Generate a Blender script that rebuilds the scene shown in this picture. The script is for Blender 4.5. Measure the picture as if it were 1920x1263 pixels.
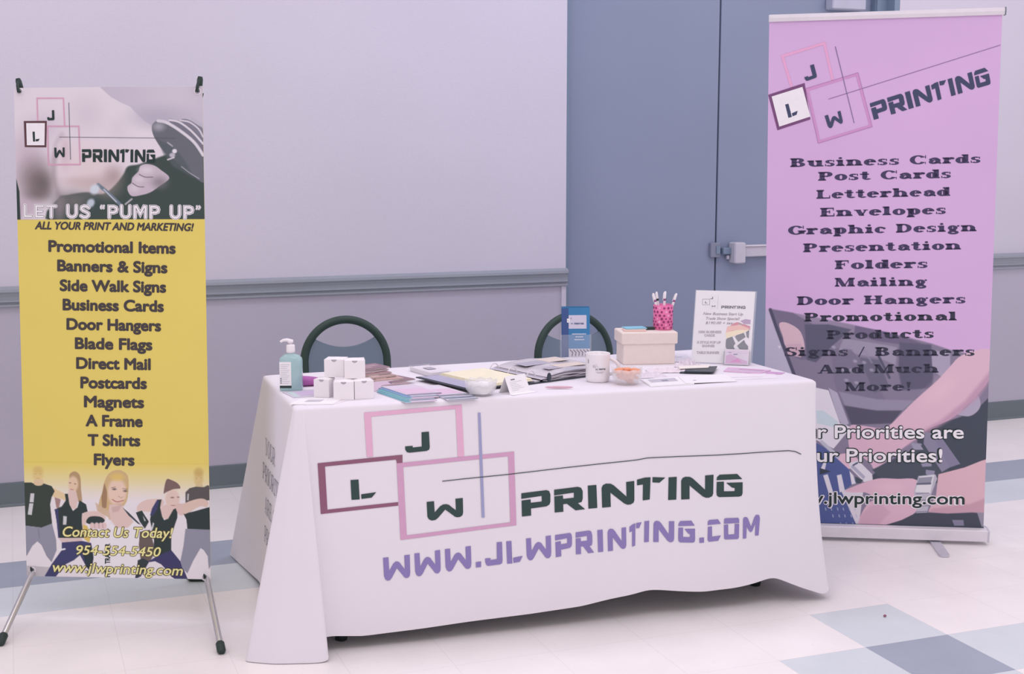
import bpy, math, random
import numpy as np
from mathutils import Vector, Matrix
from mathutils.bvhtree import BVHTree
random.seed(7)
for o in list(bpy.data.objects): bpy.data.objects.remove(o)
SC = bpy.context.scene
COL = SC.collection
PI = math.pi

# ------------------------------------------------------------------ camera
cd = bpy.data.cameras.new('camera'); cam = bpy.data.objects.new('camera', cd); COL.objects.link(cam)
cd.sensor_fit = 'HORIZONTAL'; cd.sensor_width = 36; cd.lens = 2473.9/1920*36
cd.clip_start = .05; cd.clip_end = 60
cam.location = (0, 0, 1.4992); cam.rotation_euler = (PI/2-.1391, 0, -.3610)
SC.camera = cam
# ------------------------------------------------------------------ light
SC.view_settings.view_transform = 'Standard'; SC.view_settings.look = 'None'
SC.view_settings.exposure = 0.0; SC.view_settings.gamma = 1.0; SC.view_settings.use_curve_mapping = False
TINT = (1.0, .895, .985)
w = bpy.data.worlds.new('World'); SC.world = w; w.use_nodes = True
bg = w.node_tree.nodes['Background']; bg.inputs[0].default_value = (*TINT, 1); bg.inputs[1].default_value = .84
def area(name, loc, size, energy, color=TINT, aim=None):
    l = bpy.data.lights.new(name, 'AREA'); l.shape = 'RECTANGLE'; l.size, l.size_y = size; l.energy = energy; l.color = color
    o = bpy.data.objects.new(name, l); COL.objects.link(o); o.location = loc
    if aim is not None: o.rotation_euler = (Vector(aim)-Vector(loc)).to_track_quat('-Z', 'Y').to_euler()
    return o
area('unseen_overhead_light', (.4, 2.2, 3.0), (1.2, 1.2), 14)
area('unseen_overhead_light', (2.8, 2.2, 3.0), (1.2, 1.2), 12)
area('unseen_overhead_light', (0.2, 4.6, 3.25), (1.6, .6), 12)  # added lamp, out of view, to brighten the left of the back wall
area('unseen_overhead_light', (4.6, 4.7, 3.25), (1.4, .6), 13)  # second added lamp, lifting the right side of the back wall
area('unseen_overhead_light', (2.4, 4.7, 3.25), (1.6, .5), 14, (.72, .78, 1.0))  # added bluish lamp that tints the upper middle of the wall

# ------------------------------------------------------------------ materials
def lin(c):
    c = c/255.
    return c/12.92 if c <= .04045 else ((c+.055)/1.055)**2.4
def albedo(rgb, k=1.0):
    return tuple(min(.93, lin(v)/t*k) for v, t in zip(rgb, TINT))
def mat(name, rgb, rough=.6, spec=.3, var=.04, scale=12., metal=0., bump=0., bscale=200., trans=0., alpha=1., ior=1.45, k=1.0):
    m = bpy.data.materials.new(name); m.use_nodes = True; nt = m.node_tree; b = nt.nodes['Principled BSDF']
    a = albedo(rgb, k)
    b.inputs['Roughness'].default_value = rough; b.inputs['Metallic'].default_value = metal
    b.inputs['Specular IOR Level'].default_value = spec
    b.inputs['Transmission Weight'].default_value = trans; b.inputs['IOR'].default_value = ior
    b.inputs['Alpha'].default_value = alpha
    tc = nt.nodes.new('ShaderNodeTexCoord'); nz = nt.nodes.new('ShaderNodeTexNoise'); nz.inputs['Scale'].default_value = scale
    nz.inputs['Detail'].default_value = 4
    nt.links.new(tc.outputs['Object'], nz.inputs['Vector'])
    cr = nt.nodes.new('ShaderNodeValToRGB'); cr.color_ramp.elements[0].position = .3; cr.color_ramp.elements[1].position = .7
    cr.color_ramp.elements[0].color = (*[v*(1-var) for v in a], 1); cr.color_ramp.elements[1].color = (*[min(1, v*(1+var)) for v in a], 1)
    nt.links.new(nz.outputs['Fac'], cr.inputs['Fac']); nt.links.new(cr.outputs['Color'], b.inputs['Base Color'])
    if bump:
        n2 = nt.nodes.new('ShaderNodeTexNoise'); n2.inputs['Scale'].default_value = bscale; nt.links.new(tc.outputs['Object'], n2.inputs['Vector'])
        bp = nt.nodes.new('ShaderNodeBump'); bp.inputs['Strength'].default_value = bump; bp.inputs['Distance'].default_value = .002
        nt.links.new(n2.outputs['Fac'], bp.inputs['Height']); nt.links.new(bp.outputs['Normal'], b.inputs['Normal'])
    return m
_pm = {}
def ink(rgb, rough=.55):
    key = tuple(rgb)
    if key not in _pm: _pm[key] = mat('ink_%d_%d_%d' % key, rgb, rough, .25, .02, 40)
    return _pm[key]
def attr_mat(name, rough=.5):
    m = bpy.data.materials.new(name); m.use_nodes = True; nt = m.node_tree; b = nt.nodes['Principled BSDF']
    b.inputs['Roughness'].default_value = rough; b.inputs['Specular IOR Level'].default_value = .25
    a = nt.nodes.new('ShaderNodeVertexColor'); a.layer_name = 'Print'; nt.links.new(a.outputs['Color'], b.inputs['Base Color'])
    return m
PRINT = attr_mat('printed_picture')

M = dict(
    wall=mat('painted_wall', (206, 195, 215), .7, .2, .02, 1.2, bump=.35, bscale=260),
    wains=mat('painted_wainscot', (182, 172, 193), .6, .2, .03, 1.5, bump=.3, bscale=260),
    rail=mat('rail_paint', (150, 150, 166), .38, .4, .03, 3),
    base=mat('rubber_baseboard', (106, 112, 122), .4, .4, .05, 3),
    door=mat('door_paint', (137, 142, 170), .45, .35, .03, 1.5, bump=.1),
    jamb=mat('door_frame_paint', (125, 137, 162), .4, .4, .03, 2),
    gap=mat('dark_gap', (52, 66, 84), .8, .1),
    steel=mat('brushed_steel', (196, 186, 204), .35, .5, .03, 30),
    silver=mat('silver_aluminium', (222, 208, 222), .35, .5, .03, 20),
    tube=mat('chrome_tube', (200, 190, 198), .22, .6, .03, 20, metal=.6),
    black=mat('black_plastic', (48, 60, 58), .45, .3, .06, 20),
    blackm=mat('black_metal', (50, 66, 62), .4, .35, .05, 15),
    cloth=mat('white_cloth', (231, 217, 231), .8, .15, .012, 3, bump=.12, bscale=900),
    seat=mat('grey_blue_panel', (118, 128, 148), .5, .3, .03, 10),
    paper=mat('white_paper', (240, 228, 238), .6, .2, .01, 20),
    card=mat('white_carton', (238, 224, 234), .6, .2, .01, 20),
    notch=mat('grey_notch', (190, 178, 192), .7, .1),
    beige=mat('beige_linen_box', (232, 210, 210), .75, .15, .02, 60),
    pink=mat('pink_plastic', (228, 112, 166), .35, .4, .05, 30),
    magenta=mat('magenta_fabric', (178, 100, 168), .6, .2, .08, 50),
    mug=mat('white_ceramic', (238, 224, 234), .18, .5, .01),
    glass=mat('clear_glass', (244, 236, 246), .06, .6, 0, 5, alpha=.32),
    acryl=mat('clear_acrylic', (240, 234, 250), .06, .5, 0, 5, alpha=.10),
    gel=mat('teal_gel', (176, 202, 210), .08, .5, .05, 30, alpha=.80),
    orange=mat('orange_wrapper', (238, 158, 128), .4, .4, .12, 60),
    yellow=mat('yellow_paper', (240, 224, 206), .65, .2, .03, 15),
    lilac=mat('lilac_pocket', (178, 168, 198), .4, .4, .04, 15),
    sleeve=mat('plastic_sleeves', (206, 192, 204), .25, .5, .14, 14),
    binder=mat('black_vinyl', (58, 64, 74), .4, .4, .08, 30),
    legdark=mat('dark_leg', (44, 52, 56), .5, .3),
    tabletop=mat('table_laminate', (200, 195, 195), .5, .3),
    teal=mat('blue_cover', (60, 122, 176), .35, .4, .06, 8),
    navy=mat('blue_spine', (62, 84, 140), .35, .4, .06, 8),
    purple=mat('violet_print', (196, 168, 214), .5, .3, .2, 60),
)

# ------------------------------------------------------------------ mesh helper
class MB:
    def __init__(s): s.v = []; s.f = []; s.m = []; s.sm = []; s.mats = []; s.col = {}
    def mi(s, m):
        if m not in s.mats: s.mats.append(m)
        return s.mats.index(m)
    def add(s, vs, fs, m, smooth=False):
        b = len(s.v); s.v += [tuple(v) for v in vs]; i = s.mi(m)
        for f in fs: s.f.append(tuple(b+k for k in f)); s.m.append(i); s.sm.append(smooth)
        return b
    def box(s, c, d, m, rz=0., rx=0., bev=0.):
        R = Matrix.Rotation(rz, 3, 'Z') @ Matrix.Rotation(rx, 3, 'X'); c = Vector(c)
        hx, hy, hz = d[0]/2, d[1]/2, d[2]/2
        if not bev:
            vs = [c+R@Vector((x*hx, y*hy, z*hz)) for z in (-1, 1) for x, y in ((-1, -1), (1, -1), (1, 1), (-1, 1))]
            s.add(vs, [(3, 2, 1, 0), (4, 5, 6, 7), (0, 1, 5, 4), (1, 2, 6, 5), (2, 3, 7, 6), (3, 0, 4, 7)], m)
        else:
            b = bev; rings = []
            for z, e in ((-hz, b), (-hz+b, 0), (hz-b, 0), (hz, b)):
                r = []
                for sx, sy in ((-1, -1), (1, -1), (1, 1), (-1, 1)):
                    X, Y = sx*(hx-e), sy*(hy-e)
                    p1, p2 = (X, sy*(hy-e-b)), (sx*(hx-e-b), Y)
                    r += [p1, p2] if sx*sy < 0 else [p1, p2]
                    if sx*sy > 0: r[-2], r[-1] = r[-2], r[-1]
                # order corners counter-clockwise
                r = sorted(r, key=lambda p: math.atan2(p[1]/hy, p[0]/hx))
                rings.append([c+R@Vector((x, y, z)) for x, y in r])
            s.rings(rings, m, caps=True)
    def rings(s, rings, m, closed=True, caps=True, smooth=False):
        n = len(rings[0]); vs = [p for r in rings for p in r]; fs = []
        for i in range(len(rings)-1):
            for j in range(n if closed else n-1):
                a, b = i*n+j, i*n+(j+1) % n; fs.append((a, b, b+n, a+n))
        s.add(vs, fs, m, smooth)
        if caps and closed:
            s.add(rings[0], [tuple(reversed(range(n)))], m); s.add(rings[-1], [tuple(range(n))], m)
    def tube(s, pts, r, m, n=12, caps=True, smooth=True):
        pts = [Vector(p) for p in pts]; rs = r if isinstance(r, (list, tuple)) else [r]*len(pts)
        rings = []; up = None
        for i, p in enumerate(pts):
            t = (pts[min(i+1, len(pts)-1)]-pts[max(i-1, 0)]).normalized()
            if up is None:
                up = Vector((0, 0, 1)) if abs(t.z) < .9 else Vector((1, 0, 0))
            a = t.cross(up).normalized(); up = a.cross(t).normalized()
            rings.append([p+(a*math.cos(q)+up*math.sin(q))*rs[i] for q in [2*PI*k/n for k in range(n)]])
        s.rings(rings, m, caps=caps, smooth=smooth)
    def lathe(s, prof, c, m, n=40, smooth=True, caps=False, sx=1, sy=1):
        rings = [[(c[0]+r*sx*math.cos(2*PI*k/n), c[1]+r*sy*math.sin(2*PI*k/n), c[2]+z) for k in range(n)] for r, z in prof]
        s.rings(rings, m, caps=caps, smooth=smooth)
    def prism(s, poly, f0, f1, m):
        """poly 2D points, f0/f1 map (x,y) to 3D for the two faces"""
        n = len(poly); a = [f0(*p) for p in poly]; b = [f1(*p) for p in poly]
        s.add(a+b, [tuple(range(n)), tuple(reversed(range(n, 2*n)))]+[(i, i+n, (i+1) % n+n, (i+1) % n) for i in range(n)], m)
    def sphere(s, c, r, m, nu=14, nv=8, sz=1.):
        rs = r if isinstance(r, tuple) else (r, r, r)
        rings = [[(c[0]+rs[0]*math.sin(t)*math.cos(2*PI*k/nu), c[1]+rs[1]*math.sin(t)*math.sin(2*PI*k/nu), c[2]+rs[2]*math.cos(t)) for k in range(nu)] for t in [PI-.03-(PI-.06)*i/nv for i in range(nv+1)]]
        s.rings(rings, m, smooth=True)
    def build(s, name, parent=None):
        me = bpy.data.meshes.new(name); me.from_pydata(s.v, [], s.f)
        for m in s.mats: me.materials.append(m)
        me.polygons.foreach_set('material_index', s.m); me.polygons.foreach_set('use_smooth', s.sm)
        if s.col:
            at = me.color_attributes.new('Print', 'FLOAT_COLOR', 'POINT'); arr = np.ones((len(s.v), 4), np.float32)
            for b, a in s.col.items(): arr[b:b+len(a), :3] = a
            at.data.foreach_set('color', arr.ravel())
        me.update(); o = bpy.data.objects.new(name, me); COL.objects.link(o)
        if parent: o.parent = parent; o.matrix_parent_inverse = parent_inverse(parent)
        return o
def parent_inverse(p):
    return p.matrix_basis.inverted() if p.parent is None else Matrix.Identity(4)
def tag(o, label, cat, group=None):
    o['label'] = label; o['category'] = cat
    if group: o['group'] = group
    return o
def thing(name, label, cat, loc, group=None):
    o = bpy.data.objects.new(name, None); COL.objects.link(o); o.location = loc; o.empty_display_size = .05
    return tag(o, label, cat, group)
def struct(o): o['kind'] = 'structure'; return o
def copy_tree(o, delta, rz=0., pivot=None):
    c = o.copy(); COL.objects.link(c)
    c.location = Vector(o.location)+Vector(delta)
    for ch in list(o.children):
        k = ch.copy(); COL.objects.link(k); k.parent = c; k.matrix_parent_inverse = ch.matrix_parent_inverse.copy()
        for g in list(ch.children):
            q = g.copy(); COL.objects.link(q); q.parent = k; q.matrix_parent_inverse = g.matrix_parent_inverse.copy()
    return c

# ------------------------------------------------------------------ room
T = .3048; GX, GY = 2.3769, 3.2347; WY = 5.8948
J0, J1 = -16, 9
fb = MB()
def tile_mat(name, rgb, var=.03):
    m = mat(name, rgb, .32, .35, var, 5); nt = m.node_tree; b = nt.nodes['Principled BSDF']
    # mottled streaks and thin dark seams between the tiles, from the object coordinates
    tc = nt.nodes.new('ShaderNodeTexCoord'); sp = nt.nodes.new('ShaderNodeSeparateXYZ'); nt.links.new(tc.outputs['Object'], sp.inputs[0])
    outs = []
    for ax in ('X', 'Y'):
        d = nt.nodes.new('ShaderNodeMath'); d.operation = 'DIVIDE'; nt.links.new(sp.outputs[ax], d.inputs[0]); d.inputs[1].default_value = T
        f = nt.nodes.new('ShaderNodeMath'); f.operation = 'PINGPONG'; nt.links.new(d.outputs[0], f.inputs[0]); f.inputs[1].default_value = .5
        l = nt.nodes.new('ShaderNodeMath'); l.operation = 'LESS_THAN'; nt.links.new(f.outputs[0], l.inputs[0]); l.inputs[1].default_value = .0035
        outs.append(l)
    mx = nt.nodes.new('ShaderNodeMath'); mx.operation = 'MAXIMUM'; nt.links.new(outs[0].outputs[0], mx.inputs[0]); nt.links.new(outs[1].outputs[0], mx.inputs[1])
    ml = nt.nodes.new('ShaderNodeMath'); ml.operation = 'MULTIPLY'; nt.links.new(mx.outputs[0], ml.inputs[0]); ml.inputs[1].default_value = .16
    n3 = nt.nodes.new('ShaderNodeTexNoise'); n3.inputs['Scale'].default_value = 60; n3.inputs['Detail'].default_value = 6
    nt.links.new(tc.outputs['Object'], n3.inputs['Vector'])
    r3 = nt.nodes.new('ShaderNodeMapRange'); r3.inputs[1].default_value = .62; r3.inputs[2].default_value = .8; r3.inputs[3].default_value = 0; r3.inputs[4].default_value = .12
    nt.links.new(n3.outputs['Fac'], r3.inputs[0])
    ad = nt.nodes.new('ShaderNodeMath'); ad.operation = 'ADD'; nt.links.new(ml.outputs[0], ad.inputs[0]); nt.links.new(r3.outputs[0], ad.inputs[1])
    mix = nt.nodes.new('ShaderNodeMix'); mix.data_type = 'RGBA'; nt.links.new(ad.outputs[0], mix.inputs[0])
    src = b.inputs['Base Color'].links[0].from_socket; nt.links.new(src, mix.inputs[6]); mix.inputs[7].default_value = (.25, .2, .24, 1)
    nt.links.new(mix.outputs[2], b.inputs['Base Color'])
    return m
TC, TL, TD = tile_mat('cream_floor_tile', (243, 229, 235)), tile_mat('pale_blue_floor_tile', (212, 211, 222)), tile_mat('slate_blue_floor_tile', (160, 162, 182), .05)
jmax = (WY-GY)/T
for j in range(J0, J1):
    y0, y1 = j*T, min((j+1)*T, jmax*T+.0)
    for i in range(-24, 14):
        m = TC
        if j == 5: m = TD
        elif j == 4: m = TL
        elif (i, j) == (0, -1): m = TD
        elif (i, j) in ((0, 0), (-1, -1), (1, -1), (0, -2)): m = TL
        x0, x1 = i*T, (i+1)*T
        fb.add([(x0, y0, 0), (x1, y0, 0), (x1, y1, 0), (x0, y1, 0)], [(0, 1, 2, 3)], m)
# the floor runs on under the door to its sill
fb.add([(-.2, jmax*T, 0), (2.4, jmax*T, 0), (2.4, jmax*T+.2, 0), (-.2, jmax*T+.2, 0)], [(0, 1, 2, 3)], TC)
floor = struct(fb.build('floor')); floor.location = (GX, GY, 0)

DX0, DX1, DTOP, CEIL = 2.505, 4.392, 2.62, 3.3
XL, XR = -5., 6.6
b = MB()
b.box(((XL+DX0)/2, WY+.1, (CEIL+.93)/2), (DX0-XL, .2, CEIL-.93), M['wall'])
b.box(((XR+DX1)/2, WY+.1, (CEIL+.93)/2), (XR-DX1, .2, CEIL-.93), M['wall'])
b.box(((DX0+DX1)/2, WY+.1, (CEIL+DTOP)/2), (DX1-DX0, .2, CEIL-DTOP), M['wall'])
b.box(((XL+DX0)/2, WY+.1, .465), (DX0-XL, .2, .93), M['wains'])
b.box(((XR+DX1)/2, WY+.1, .465), (XR-DX1, .2, .93), M['wains'])
struct(b.build('wall_back'))
# chair rail: a moulded profile swept along the wall, one length each side of the door
prof = [(0, .942), (.012, .940), (.026, .932), (.028, .920), (.018, .912), (.014, .900), (.014, .886), (.020, .884), (.020, .878), (.010, .874), (.010, .868), (.016, .866), (.016, .858), (0, .856)]
for n, (a, c) in enumerate(((XL, DX0+.004), (DX1, XR))):
    b = MB(); b.rings([[(x, WY-y, z) for y, z in prof] for x in (a, c)], M['rail']); struct(b.build('trim_%d' % (n+1)))
# vinyl baseboard with a thin lighter toe
for n, (a, c) in enumerate(((XL, DX0), (DX1, XR))):
    b = MB(); b.rings([[(x, WY-y, z) for y, z in [(0, 0), (.014, 0), (.014, .004), (.008, .012), (.006, .100), (0, .104)]] for x in (a, c)], M['base'])
    struct(b.build('baseboard_' + ('left', 'right')[n]))
# pale corner bead on the wall end beside the door, below the rail
b = MB(); b.box((DX0-.012, WY-.003, .48), (.024, .006, .752), mat('corner_bead', (200, 188, 208), .5, .3)); struct(b.build('trim_3'))
# door frame: jambs, head and sill
DY = WY+.12
b = MB()
b.box((DX1-.061, WY+.085, DTOP/2), (.058, .03, DTOP), M['jamb']); b.box((DX1-.0165, WY+.0905, DTOP/2), (.031, .179, DTOP), M['jamb'])
b.box((DX1-.085, WY+.105, DTOP/2), (.02, .05, DTOP), M['jamb'])
b.box((DX0+.0215, WY+.12, DTOP/2), (.04, .12, DTOP-.002), M['jamb'])
b.box(((DX0+DX1)/2, WY+.12, DTOP-.032), (DX1-DX0-.08, .118, .06), M['jamb'])
b.box(((DX0+DX1)/2, WY+.21, DTOP/2), (DX1-DX0, .02, DTOP), M['gap'])
struct(b.build('trim_4'))
SEAM = 3.398
def leaf(name, x0, x1):
    o = bpy.data.objects.new(name, None); COL.objects.link(o); o.location = ((x0+x1)/2, DY, 0); o['kind'] = 'structure'
    b = MB(); b.box(((x0+x1)/2, DY+.022, 1.287), (x1-x0, .044, 2.545), M['door'], bev=.002); b.build('door_leaf', o); return o
d1 = leaf('door_1', DX0+.042, SEAM-.0045); d2 = leaf('door_2', SEAM+.0045, DX1-.094)
# strike keeper on the left leaf, exit device and closer on the right leaf
b = MB(); b.box((3.387, DY-.010, .999), (.056, .020, .076), mat('keeper_paint', (134, 134, 158), .4, .4), bev=.003)
b.box((3.400, DY-.022, .999), (.022, .006, .04), M['jamb']); b.build('strike_plate', d1)
b = MB(); b.box((3.505, DY-.035, .984), (.066, .07, .108), M['steel'], bev=.006); o = b.build('exit_device', d2)
b = MB(); b.box((3.452, DY-.016, .993), (.05, .032, .034), M['jamb'], bev=.003); b.box((3.458, DY-.02, .960), (.012, .02, .022), M['steel'], bev=.003); b.build('latch_bolt', o)
b = MB(); b.box((3.9, DY-.022, .988), (.72, .036, .054), M['steel'], bev=.004); b.box((3.9, DY-.022, 1.018), (.72, .05, .006), M['silver']); b.build('push_bar', d2)
b = MB(); b.box((4.118, DY-.035, 2.262), (.205, .07, .062), mat('closer_cover', (186, 180, 204), .4, .4), bev=.006)
o = b.build('door_closer', d2)
b = MB(); b.tube([(4.2, DY-.06, 2.30), (4.22, DY-.09, 2.33), (4.0, DY-.20, 2.56)], .009, M['jamb']); b.build('closer_arm', o)

# ------------------------------------------------------------------ writing
_tc = {}
def font_mesh(text, offset=0., shear=0., space=1.):
    key = (text, offset, shear, space)
    if key in _tc: return _tc[key]
    c = bpy.data.curves.new('t', 'FONT'); c.body = text; c.size = 1; c.offset = offset; c.shear = shear; c.resolution_u = 5; c.space_character = space
    c.fill_mode = 'FRONT'; c.dimensions = '2D'
    o = bpy.data.objects.new('t', c); COL.objects.link(o); bpy.context.view_layer.update()
    me = bpy.data.meshes.new_from_object(o.evaluated_get(bpy.context.evaluated_depsgraph_get()))
    vs = [(v.co.x, v.co.y) for v in me.vertices]; fs = [tuple(p.vertices) for p in me.polygons]
    bpy.data.objects.remove(o); bpy.data.curves.remove(c); bpy.data.meshes.remove(me)
    _tc[key] = (vs, fs); return vs, fs
def text_bounds(text, shear=0., space=1.):
    vs, _ = font_mesh(text, 0, shear, space); xs = [v[0] for v in vs]; return min(xs), max(xs)
CAP = max(v[1] for v in font_mesh('H')[0])
def put_text(mb, text, x0, x1, yl, yr, cap, f, m, offset=0., shear=0., off=.0008, space=1.):
    """lay text so that its ink spans x0..x1 of the art sheet, base line yl..yr (sheet y runs down); offset thickens every stroke"""
    vs, fs = font_mesh(text, 0, shear, space); a, c = text_bounds(text, shear, space); sy = cap/CAP; e = offset*sy
    sx = (x1-x0-2*e)/(c-a); nd = 0 if not offset else (8 if offset < .04 else 14)
    for dx, dy in [(0, 0)]+[(e*math.cos(2*PI*k/nd), e*math.sin(2*PI*k/nd)) for k in range(nd)]:
        out = []
        for x, y in vs:
            X = x0+e+dx+(x-a)*sx; out.append(f(X, yl+(yr-yl)*(X-x0)/(x1-x0)-y*sy+dy, off))
        mb.add(out, fs, m); off += .00003
def homog(H):
    H = np.array(H)
    def g(x, y):
        X, Y = (x-960)/1000, (y-600)/1000; d = H[2, 0]*X+H[2, 1]*Y+H[2, 2]
        return ((H[0, 0]*X+H[0, 1]*Y+H[0, 2])/d, (H[1, 0]*X+H[1, 1]*Y+H[1, 2])/d)
    return g
def quadmap(src, dst):
    """projective map of one four-cornered outline to another"""
    A = []
    for (x, y), (a, b_) in zip(src, dst):
        A.append([x, y, 1, 0, 0, 0, -a*x, -a*y, -a]); A.append([0, 0, 0, x, y, 1, -b_*x, -b_*y, -b_])
    A = np.array(A, float); h = np.linalg.svd(A)[2][-1]
    def g(x, y):
        d = h[6]*x+h[7]*y+h[8]; return ((h[0]*x+h[1]*y+h[2])/d, (h[3]*x+h[4]*y+h[5])/d)
    return g
UNIT = [(0, 0), (1, 0), (1, 1), (0, 1)]
def G(corners, *polys):
    q = quadmap(corners, UNIT); return [[q(x, y) for x, y in p] for p in polys]
# block letters of the logo, each in a unit box (y down)
GL = {
 'P': G([(73,266),(300,240),(300,425),(78,450)], [(73,268),(270,243),(290,250),(300,275),(300,335),(293,355),(270,370),(148,387),(150,442),(78,450),(75,325),(145,315),(148,342),(233,332),(232,288),(73,312)]),
 'R': G([(330,240),(560,212),(572,392),(334,418)], [(330,240),(515,217),(540,225),(553,250),(553,310),(545,335),(515,345),(572,392),(497,401),(430,350),(400,353),(402,412),(334,418),(331,292),(398,284),(400,312),(484,302),(484,262),(330,285)]),
 'I': [[(0, 0), (1, 0), (1, 1), (0, 1)]],
 'N': G([(700,196),(955,170),(955,352),(705,380)], [(701,225),(712,203),(735,192),(770,192),(795,205),(893,292),(891,178),(955,170),(955,320),(948,340),(925,353),(900,355),(875,345),(769,262),(772,373),(705,380)]),
 'T': G([(977,150),(1200,143),(1200,312),(977,325)], [(977,160),(1040,145),(1086,143),(1080,317),(1023,323),(1025,198),(977,205)], [(1102,142),(1200,145),(1155,186),(1101,183)]),
 'G': G([(1600,122),(1800,115),(1803,290),(1600,298)], [(1600,165),(1605,140),(1625,122),(1760,115),(1800,155)], [(1602,178),(1658,176),(1658,252),(1740,250),(1742,225),(1720,222),(1675,185),(1803,180),(1802,265),(1795,285),(1775,292),(1620,297),(1603,285),(1600,260)]),
 'W': G([(946,903),(1252,870),(1256,1030),(950,1062)], [(946,903),(1008,897),(1014,992),(1060,940),(1085,925),(1110,922),(1135,928),(1155,945),(1194,974),(1190,877),(1252,870),(1255,990),(1250,1015),(1230,1030),(1205,1033),(1185,1028),(1165,1012),(1103,968),(1042,1038),(1020,1055),(990,1060),(965,1050),(952,1028)]),
 'J': G([(764,325),(966,310),(973,472),(766,490)], [(903,315),(966,310),(973,440),(968,462),(945,473),(800,488),(778,482),(766,462),(764,435),(828,430),(829,444),(905,436)]),
 'L': G([(303,720),(515,702),(521,868),(312,887)], [(303,720),(371,715),(381,883),(312,887)], [(393,840),(521,822),(482,868),(396,879)]),
 'C': G([(1347,172),(1473,165),(1473,365),(1347,378)], [(1347,220),(1350,185),(1362,172),(1445,165),(1473,207)], [(1350,237),(1388,232),(1390,330),(1473,318),(1448,368),(1358,378),(1347,360)]),
 'O': G([(1502,157),(1643,150),(1643,350),(1502,356)], [(1502,207),(1503,165),(1515,155),(1635,150),(1643,165),(1643,198)], [(1502,218),(1540,213),(1542,310),(1600,305),(1602,208),(1643,206),(1640,335),(1630,350),(1515,356),(1503,345)]),
 'M': G([(1680,140),(1845,122),(1835,320),(1678,347)], [(1680,165),(1685,150),(1697,143),(1712,143),(1727,155),(1758,235),(1790,145),(1805,125),(1825,122),(1840,130),(1845,160),(1832,318),(1797,320),(1800,205),(1770,275),(1752,288),(1735,270),(1715,232),(1710,343),(1678,347)]),
 '.': [[(0, 0), (1, 0), (1, 1), (0, 1)]],
}
WORD = [('P',73,300),('R',330,572),('I',593,667),('N',700,955),('T',977,1200),('I',1222,1288),('N',1322,1575),('G',1600,1803)]
from mathutils.geometry import tessellate_polygon
def fill_poly(mb, poly, f, m, off, sub=None):
    """flat shape on a sheet; sub = strip width for surfaces that curve"""
    if sub is None:
        tri = tessellate_polygon([[Vector((x, y, 0)) for x, y in poly]])
        mb.add([f(x, y, off) for x, y in poly], [tuple(t) for t in tri], m); return
    import bmesh
    bm = bmesh.new(); vs = [bm.verts.new((x, y, 0)) for x, y in poly]
    for t in tessellate_polygon([[Vector((x, y, 0)) for x, y in poly]]):
        try: bm.faces.new([vs[k] for k in t])
        except ValueError: pass
    xs = [p[0] for p in poly]; ys = [p[1] for p in poly]
    for ax, lo, hi in ((0, min(xs), max(xs)), (1, min(ys), max(ys))):
        c = math.floor(lo/sub)*sub+sub
        while c < hi:
            co = [0, 0, 0]; no = [0, 0, 0]; co[ax] = c; no[ax] = 1
            bmesh.ops.bisect_plane(bm, geom=bm.verts[:]+bm.edges[:]+bm.faces[:], plane_co=co, plane_no=no); c += sub
    bm.verts.index_update()
    mb.add([f(v.co.x, v.co.y, off) for v in bm.verts], [tuple(v.index for v in fc.verts) for fc in bm.faces], m); bm.free()
def glyph(mb, ch, quad, f, m, off, sub=None):
    q = quadmap(UNIT, quad)
    for p in GL[ch]: fill_poly(mb, [q(*t) for t in p], f, m, off, sub)
def wordmark(mb, quad, f, m, off, sub=None):
    q = quadmap(UNIT, quad)
    for ch, a, c in WORD:
        a, c = (a-73)/1730, (c-73)/1730; glyph(mb, ch, [q(a, 0), q(c, 0), q(c, 1), q(a, 1)], f, m, off, sub)
def stroke(mb, pts, wd, f, m, off, closed=False):
    """line of even width on a sheet"""
    pts = [Vector(p) for p in pts]; n = len(pts); L = []; R = []
    for i, p in enumerate(pts):
        a = pts[(i-1) % n] if (closed or i) else p; c = pts[(i+1) % n] if (closed or i < n-1) else p
        d1 = (p-a).normalized() if (p-a).length else (c-p).normalized(); d2 = (c-p).normalized() if (c-p).length else d1
        t = (d1+d2).normalized() if (d1+d2).length > 1e-6 else d1; nn = Vector((-t.y, t.x)); s_ = min(2.5, 1/max(.3, nn.dot(Vector((-d1.y, d1.x)))))
        L.append(p+nn*wd/2*s_); R.append(p-nn*wd/2*s_)
    k = n if closed else n-1
    mb.add([f(x, y, off) for x, y in L+R], [(i, (i+1) % n, (i+1) % n+n, i+n) for i in range(k)], m)
def disc(mb, c, r, f, m, off, n=12):
    mb.add([f(c[0]+r*math.cos(2*PI*k/n), c[1]+r*math.sin(2*PI*k/n), off) for k in range(n)], [tuple(range(n))], m)
def crop(ox, oy, s):
    g = lambda pts: [(ox+x/s, oy+y/s) for x, y in pts]
    return g

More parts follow.
